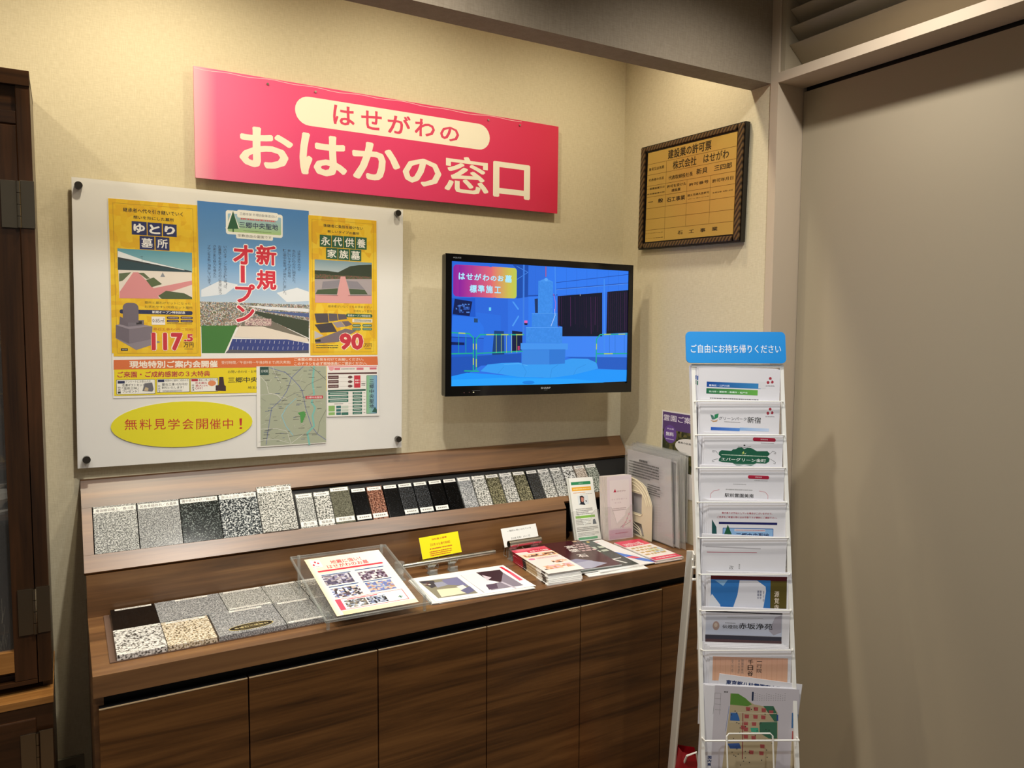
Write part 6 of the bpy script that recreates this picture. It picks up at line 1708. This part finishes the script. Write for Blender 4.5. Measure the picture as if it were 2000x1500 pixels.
# pocket wires: lip in front of every pamphlet and side struts
for k in 'bcdefghi':
    o_, u_, v_, w_ = POSES[k]; L_ = MR.inverted() @ Vector(o_); y = L_.y - .004
    b_ = B(); tube(b_, [(-.117, y, 0), (-.113, y, .0135), (.113, y, .0135), (.117, y, 0)], .0017, 8); finish('pocket_wire', b_, WHITEM, rk, smooth=True)
    for s_ in (-1, 1): b_ = B(); tube(b_, [(s_ * .117, y - .030, -.006), (s_ * .108, y - .030, -.020), (s_ * .108, y - .03, -.04)], .0018, 6); finish('pocket_strut', b_, WHITEM, rk, smooth=True)
yb_ = -.4335; zf = .022
b_ = B(); tube(b_, [(-.119, yb_, 0), (-.117, yb_, zf), (.117, yb_, zf), (.119, yb_, 0)], .0022, 8); finish('pocket_wire', b_, WHITEM, rk, smooth=True)
b_ = B(); lo = [(-.064, -.62), (-.064, yb_ + .012), (-.058, yb_ + .018), (.044, yb_ + .018), (.050, yb_ + .012), (.050, -.62)]; tube(b_, [(x, y, zf + .004) for x, y in lo], .0020, 8); finish('front_loop', b_, WHITEM, rk, smooth=True)
b_ = B(); tube(b_, [(-.117, -.62, 0), (-.113, -.62, zf), (.113, -.62, zf), (.117, -.62, 0)], .002, 8); bx(b_, -.115, -.66, -.06, .115, -.655, .02); finish('bottom_tray', b_, WHITEM, rk)
x0, y0, x1, y1 = -.1378, .5100, .1270, .5942
finish('header_sign', prism(B(), rrect(x0, y0, x1, y1, .012), .004, Matrix.Translation((0, 0, .006))), plain('blue_sign', '1c8fe0', .35), rk); 
ink('header', 'header_lettering', rk, print_mat('sign_vinyl', .3, 0, .5), M=Matrix.Translation((.0, 0, .0104)) @ Matrix.Translation((0, 0, 0)))
rd = thing('red_paper_bag', 'crumpled red paper bag behind the foot of the rack', 'bag', loc=(-.33, -.79, .05))
b_ = B(); V = [b_.verts.new(c) for c in ((-.388, -.815, .365), (-.352, -.835, .352), (-.330, -.80, .355), (-.37, -.77, .36), (-.40, -.84, .003), (-.33, -.86, .003), (-.30, -.79, .003), (-.37, -.75, .003), (-.372, -.822, .30), (-.345, -.84, .29))]
for f_ in ((0, 1, 5, 4), (1, 2, 6, 5), (2, 3, 7, 6), (3, 0, 4, 7), (4, 5, 6, 7)): b_.faces.new([V[k] for k in f_])
finish('bag_body', b_, plain('red_gloss_paper', 'b01826', .3), rd, True)
b_ = B(); tube(b_, [(-.382, -.815, .33), (-.385, -.83, .36), (-.365, -.845, .372), (-.35, -.84, .33)], .003, 8); finish('bag_handle', b_, PAPER, rd, True)

# ---------------------------------------------------------------- altar cabinet at the left edge
ac = thing('altar_cabinet', 'tall dark walnut altar cabinet with glass door and steel hinges', 'cabinet', loc=(-2.2, -.15, 0))
YF = -.25; XR = -1.885; XL = -2.62
STEEL = plain('hinge_steel', '8c8474', .25, 1.)
finish('carcass', bx(bx(bx(B(), XR - .02, YF + .022, .66, XR, -.003, 2.105), XL, YF + .022, .66, XL + .02, -.003, 2.105), XL + .02, -.02, .66, XR - .02, -.003, 2.08), ALTAR, ac, True)
finish('interior_floor', bx(B(), XL + .02, YF + .022, .70, XR - .02, -.02, .712), ALTARX, ac, True)
finish('stile', bx(B(), XR - .0275, YF, .692, XR, YF + .022, 2.112), ALTAR, ac, True, bevel=.001)
finish('cornice', bx(B(), XL, YF - .003, 2.082, XR, YF + .022, 2.116), ALTARX, ac, True, bevel=.001); finish('top_board', bx(B(), XL, YF + .022, 2.095, XR, -.003, 2.112), ALTARX, ac, True)
finish('frieze_panel', bx(B(), XL, YF + .008, 2.026, XR - .029, YF + .02, 2.081), ALTARX, ac, True)
finish('frieze_rail', bx(B(), XL, YF, 1.996, XR - .029, YF + .022, 2.024), ALTARX, ac, True, bevel=.001)
ds = XR - .0295; sw = .045
finish('door_stile', bx(B(), ds - sw, YF + .001, .702, ds, YF + .02, 1.992), ALTAR, ac, True, bevel=.001)
finish('door_top_rail', bx(B(), XL, YF + .001, 1.94, ds - sw, YF + .02, 1.992), ALTARX, ac, True); finish('door_bottom_rail', bx(B(), XL, YF + .001, .726, ds - sw, YF + .02, .775), HONEY, ac, True)
finish('door_glass', bx(B(), XL, YF + .010, .775, ds - sw, YF + .013, 1.94), ACR, ac, True)
finish('sill_rail', bx(B(), XL, YF - .002, .692, ds, YF + .02, .701), ALTARX, ac, True)
finish('ledge', bx(B(), XL, YF - .045, .655, XR + .002, -.003, .672), HONEY, ac, True, bevel=.001)
finish('lower_frame', bx(B(), XL, YF - .043, 0, XR, -.003, .654), ALTARX, ac, True); 
finish('lower_door_panel', bx(B(), XL, YF - .052, .08, XR - .034, YF - .0435, .628), ALTARX, ac, True, bevel=.003)
def hinge(z0, z1, yf, x):
    h = B(); bx(h, x - .034, yf - .003, z0, x - .004, yf - .0005, z1); bx(h, x + .003, yf - .003, z0 + .001, x + .0305, yf - .0005, z1 + .002); o = finish('hinge', h, STEEL, ac, True, bevel=.0004)
    k = B(); n = 4; hh = (z1 - z0) / n
    for i in range(n): tube(k, [(x, yf - .005, z0 + i * hh + .0006), (x, yf - .005, z0 + (i + 1) * hh - .0006)], .0045, 12)
    me = finish('hinge_barrel', k, STEEL, None, smooth=True); me.data.transform(WM[ac.name].inverted()); me.parent = o
hinge(1.762, 1.868, YF, -1.914); hinge(.812, .922, YF, -1.914); hinge(.48, .595, YF - .052, -1.917)
for z in (1.48, 1.20, 1.08): finish('shelf', bx(B(), XL + .02, YF + .05, z, XR - .02, -.02, z + .008), (ACR if z == 1.48 else ALTARX), ac, True)
l_ = D.lights.new('altar_fill_light', 'POINT'); l_.energy = 3; l_.color = (1, .85, .6); l_.shadow_soft_size = .03; lo_ = D.objects.new('altar_fill_light', l_); COL.objects.link(lo_); lo_.location = (-2.2, -.13, 1.9)  # added light to brighten the cabinet's inside; no lamp body belongs to it
def lathe(bm, prof, cx, cy, seg=20):
    rs = [[bm.verts.new((cx + r_ * math.cos(2 * math.pi * k / seg), cy + r_ * math.sin(2 * math.pi * k / seg), z)) for k in range(seg)] for r_, z in prof]
    for a, c in zip(rs, rs[1:]):
        for k in range(seg): bm.faces.new((a[k], a[(k + 1) % seg], c[(k + 1) % seg], c[k]))
    bm.faces.new(rs[0][::-1]); bm.faces.new(rs[-1]); return bm
GOLD = plain('polished_brass', 'd8b870', .25, 1.); SIL = plain('white_porcelain', 'e8e4d8', .3)
for x, z, mt2, nm, lab in ((-1.985, 1.2085, GOLD, 'altar_vase', 'brass altar vase on the middle shelf of the altar cabinet'), (-1.985, 1.4885, GOLD, 'altar_lamp', 'small brass altar lamp on the glass shelf of the altar cabinet'), (-1.99, 1.0885, SIL, 'incense_bowl', 'white porcelain bowl on the lower shelf of the altar cabinet')):
    b_ = B(); k = .8 if nm != 'incense_bowl' else .35
    lathe(b_, [(.03, z), (.034, z + .008), (.014, z + .03 * k), (.018, z + .06 * k), (.038, z + .11 * k), (.034, z + .15 * k), (.02, z + .18 * k), (.03, z + .21 * k)], x, -.15)
    tag(finish(nm, b_, mt2, None, smooth=True), lab, 'ornament')
ab = thing('altar_stand', 'black lacquered stand with silver grass pattern inside the altar cabinet', 'stand', loc=(-2.1, -.13, .7125))
finish('panel', bx(B(), -2.24, -.17, .7125, -1.972, -.10, 1.06), plain('black_lacquer', '08080a', .12), ab, True)
gi = Ink(.0003); rr_ = random.Random(3)
for i in range(40):
    x = rr_.uniform(60, 130); y = rr_.uniform(-170, -60); gi.add(('l', 'a8a490', .6, [x, y, x + rr_.uniform(-10, 10), y + rr_.uniform(15, 60)]))
gi.make('silver_pattern', ab, INK, M=WM[ab.name].inverted() @ frame((-2.106, -.1702, .886)))

# ---------------------------------------------------------------- wall socket low on the back wall
so = thing('wall_socket', 'dark grey power socket low on the back wall left of the cabinet', 'socket', loc=(-1.85, -.004, .32))
finish('cover_plate', bx(B(), -1.888, -.008, .245, -1.824, -.0005, .368), plain('socket_plate', '8a8470', .4), so, True, bevel=.001); finish('socket_insert', bx(B(), -1.868, -.0095, .27, -1.844, -.008, .345), plain('socket_insert', '5a5648', .4), so, True)
for z in (.29, .325): finish('slot', bx(bx(B(), -1.862, -.0098, z, -1.860, -.0094, z + .012), -1.852, -.0098, z, -1.850, -.0094, z + .012), BLACK, so, True)
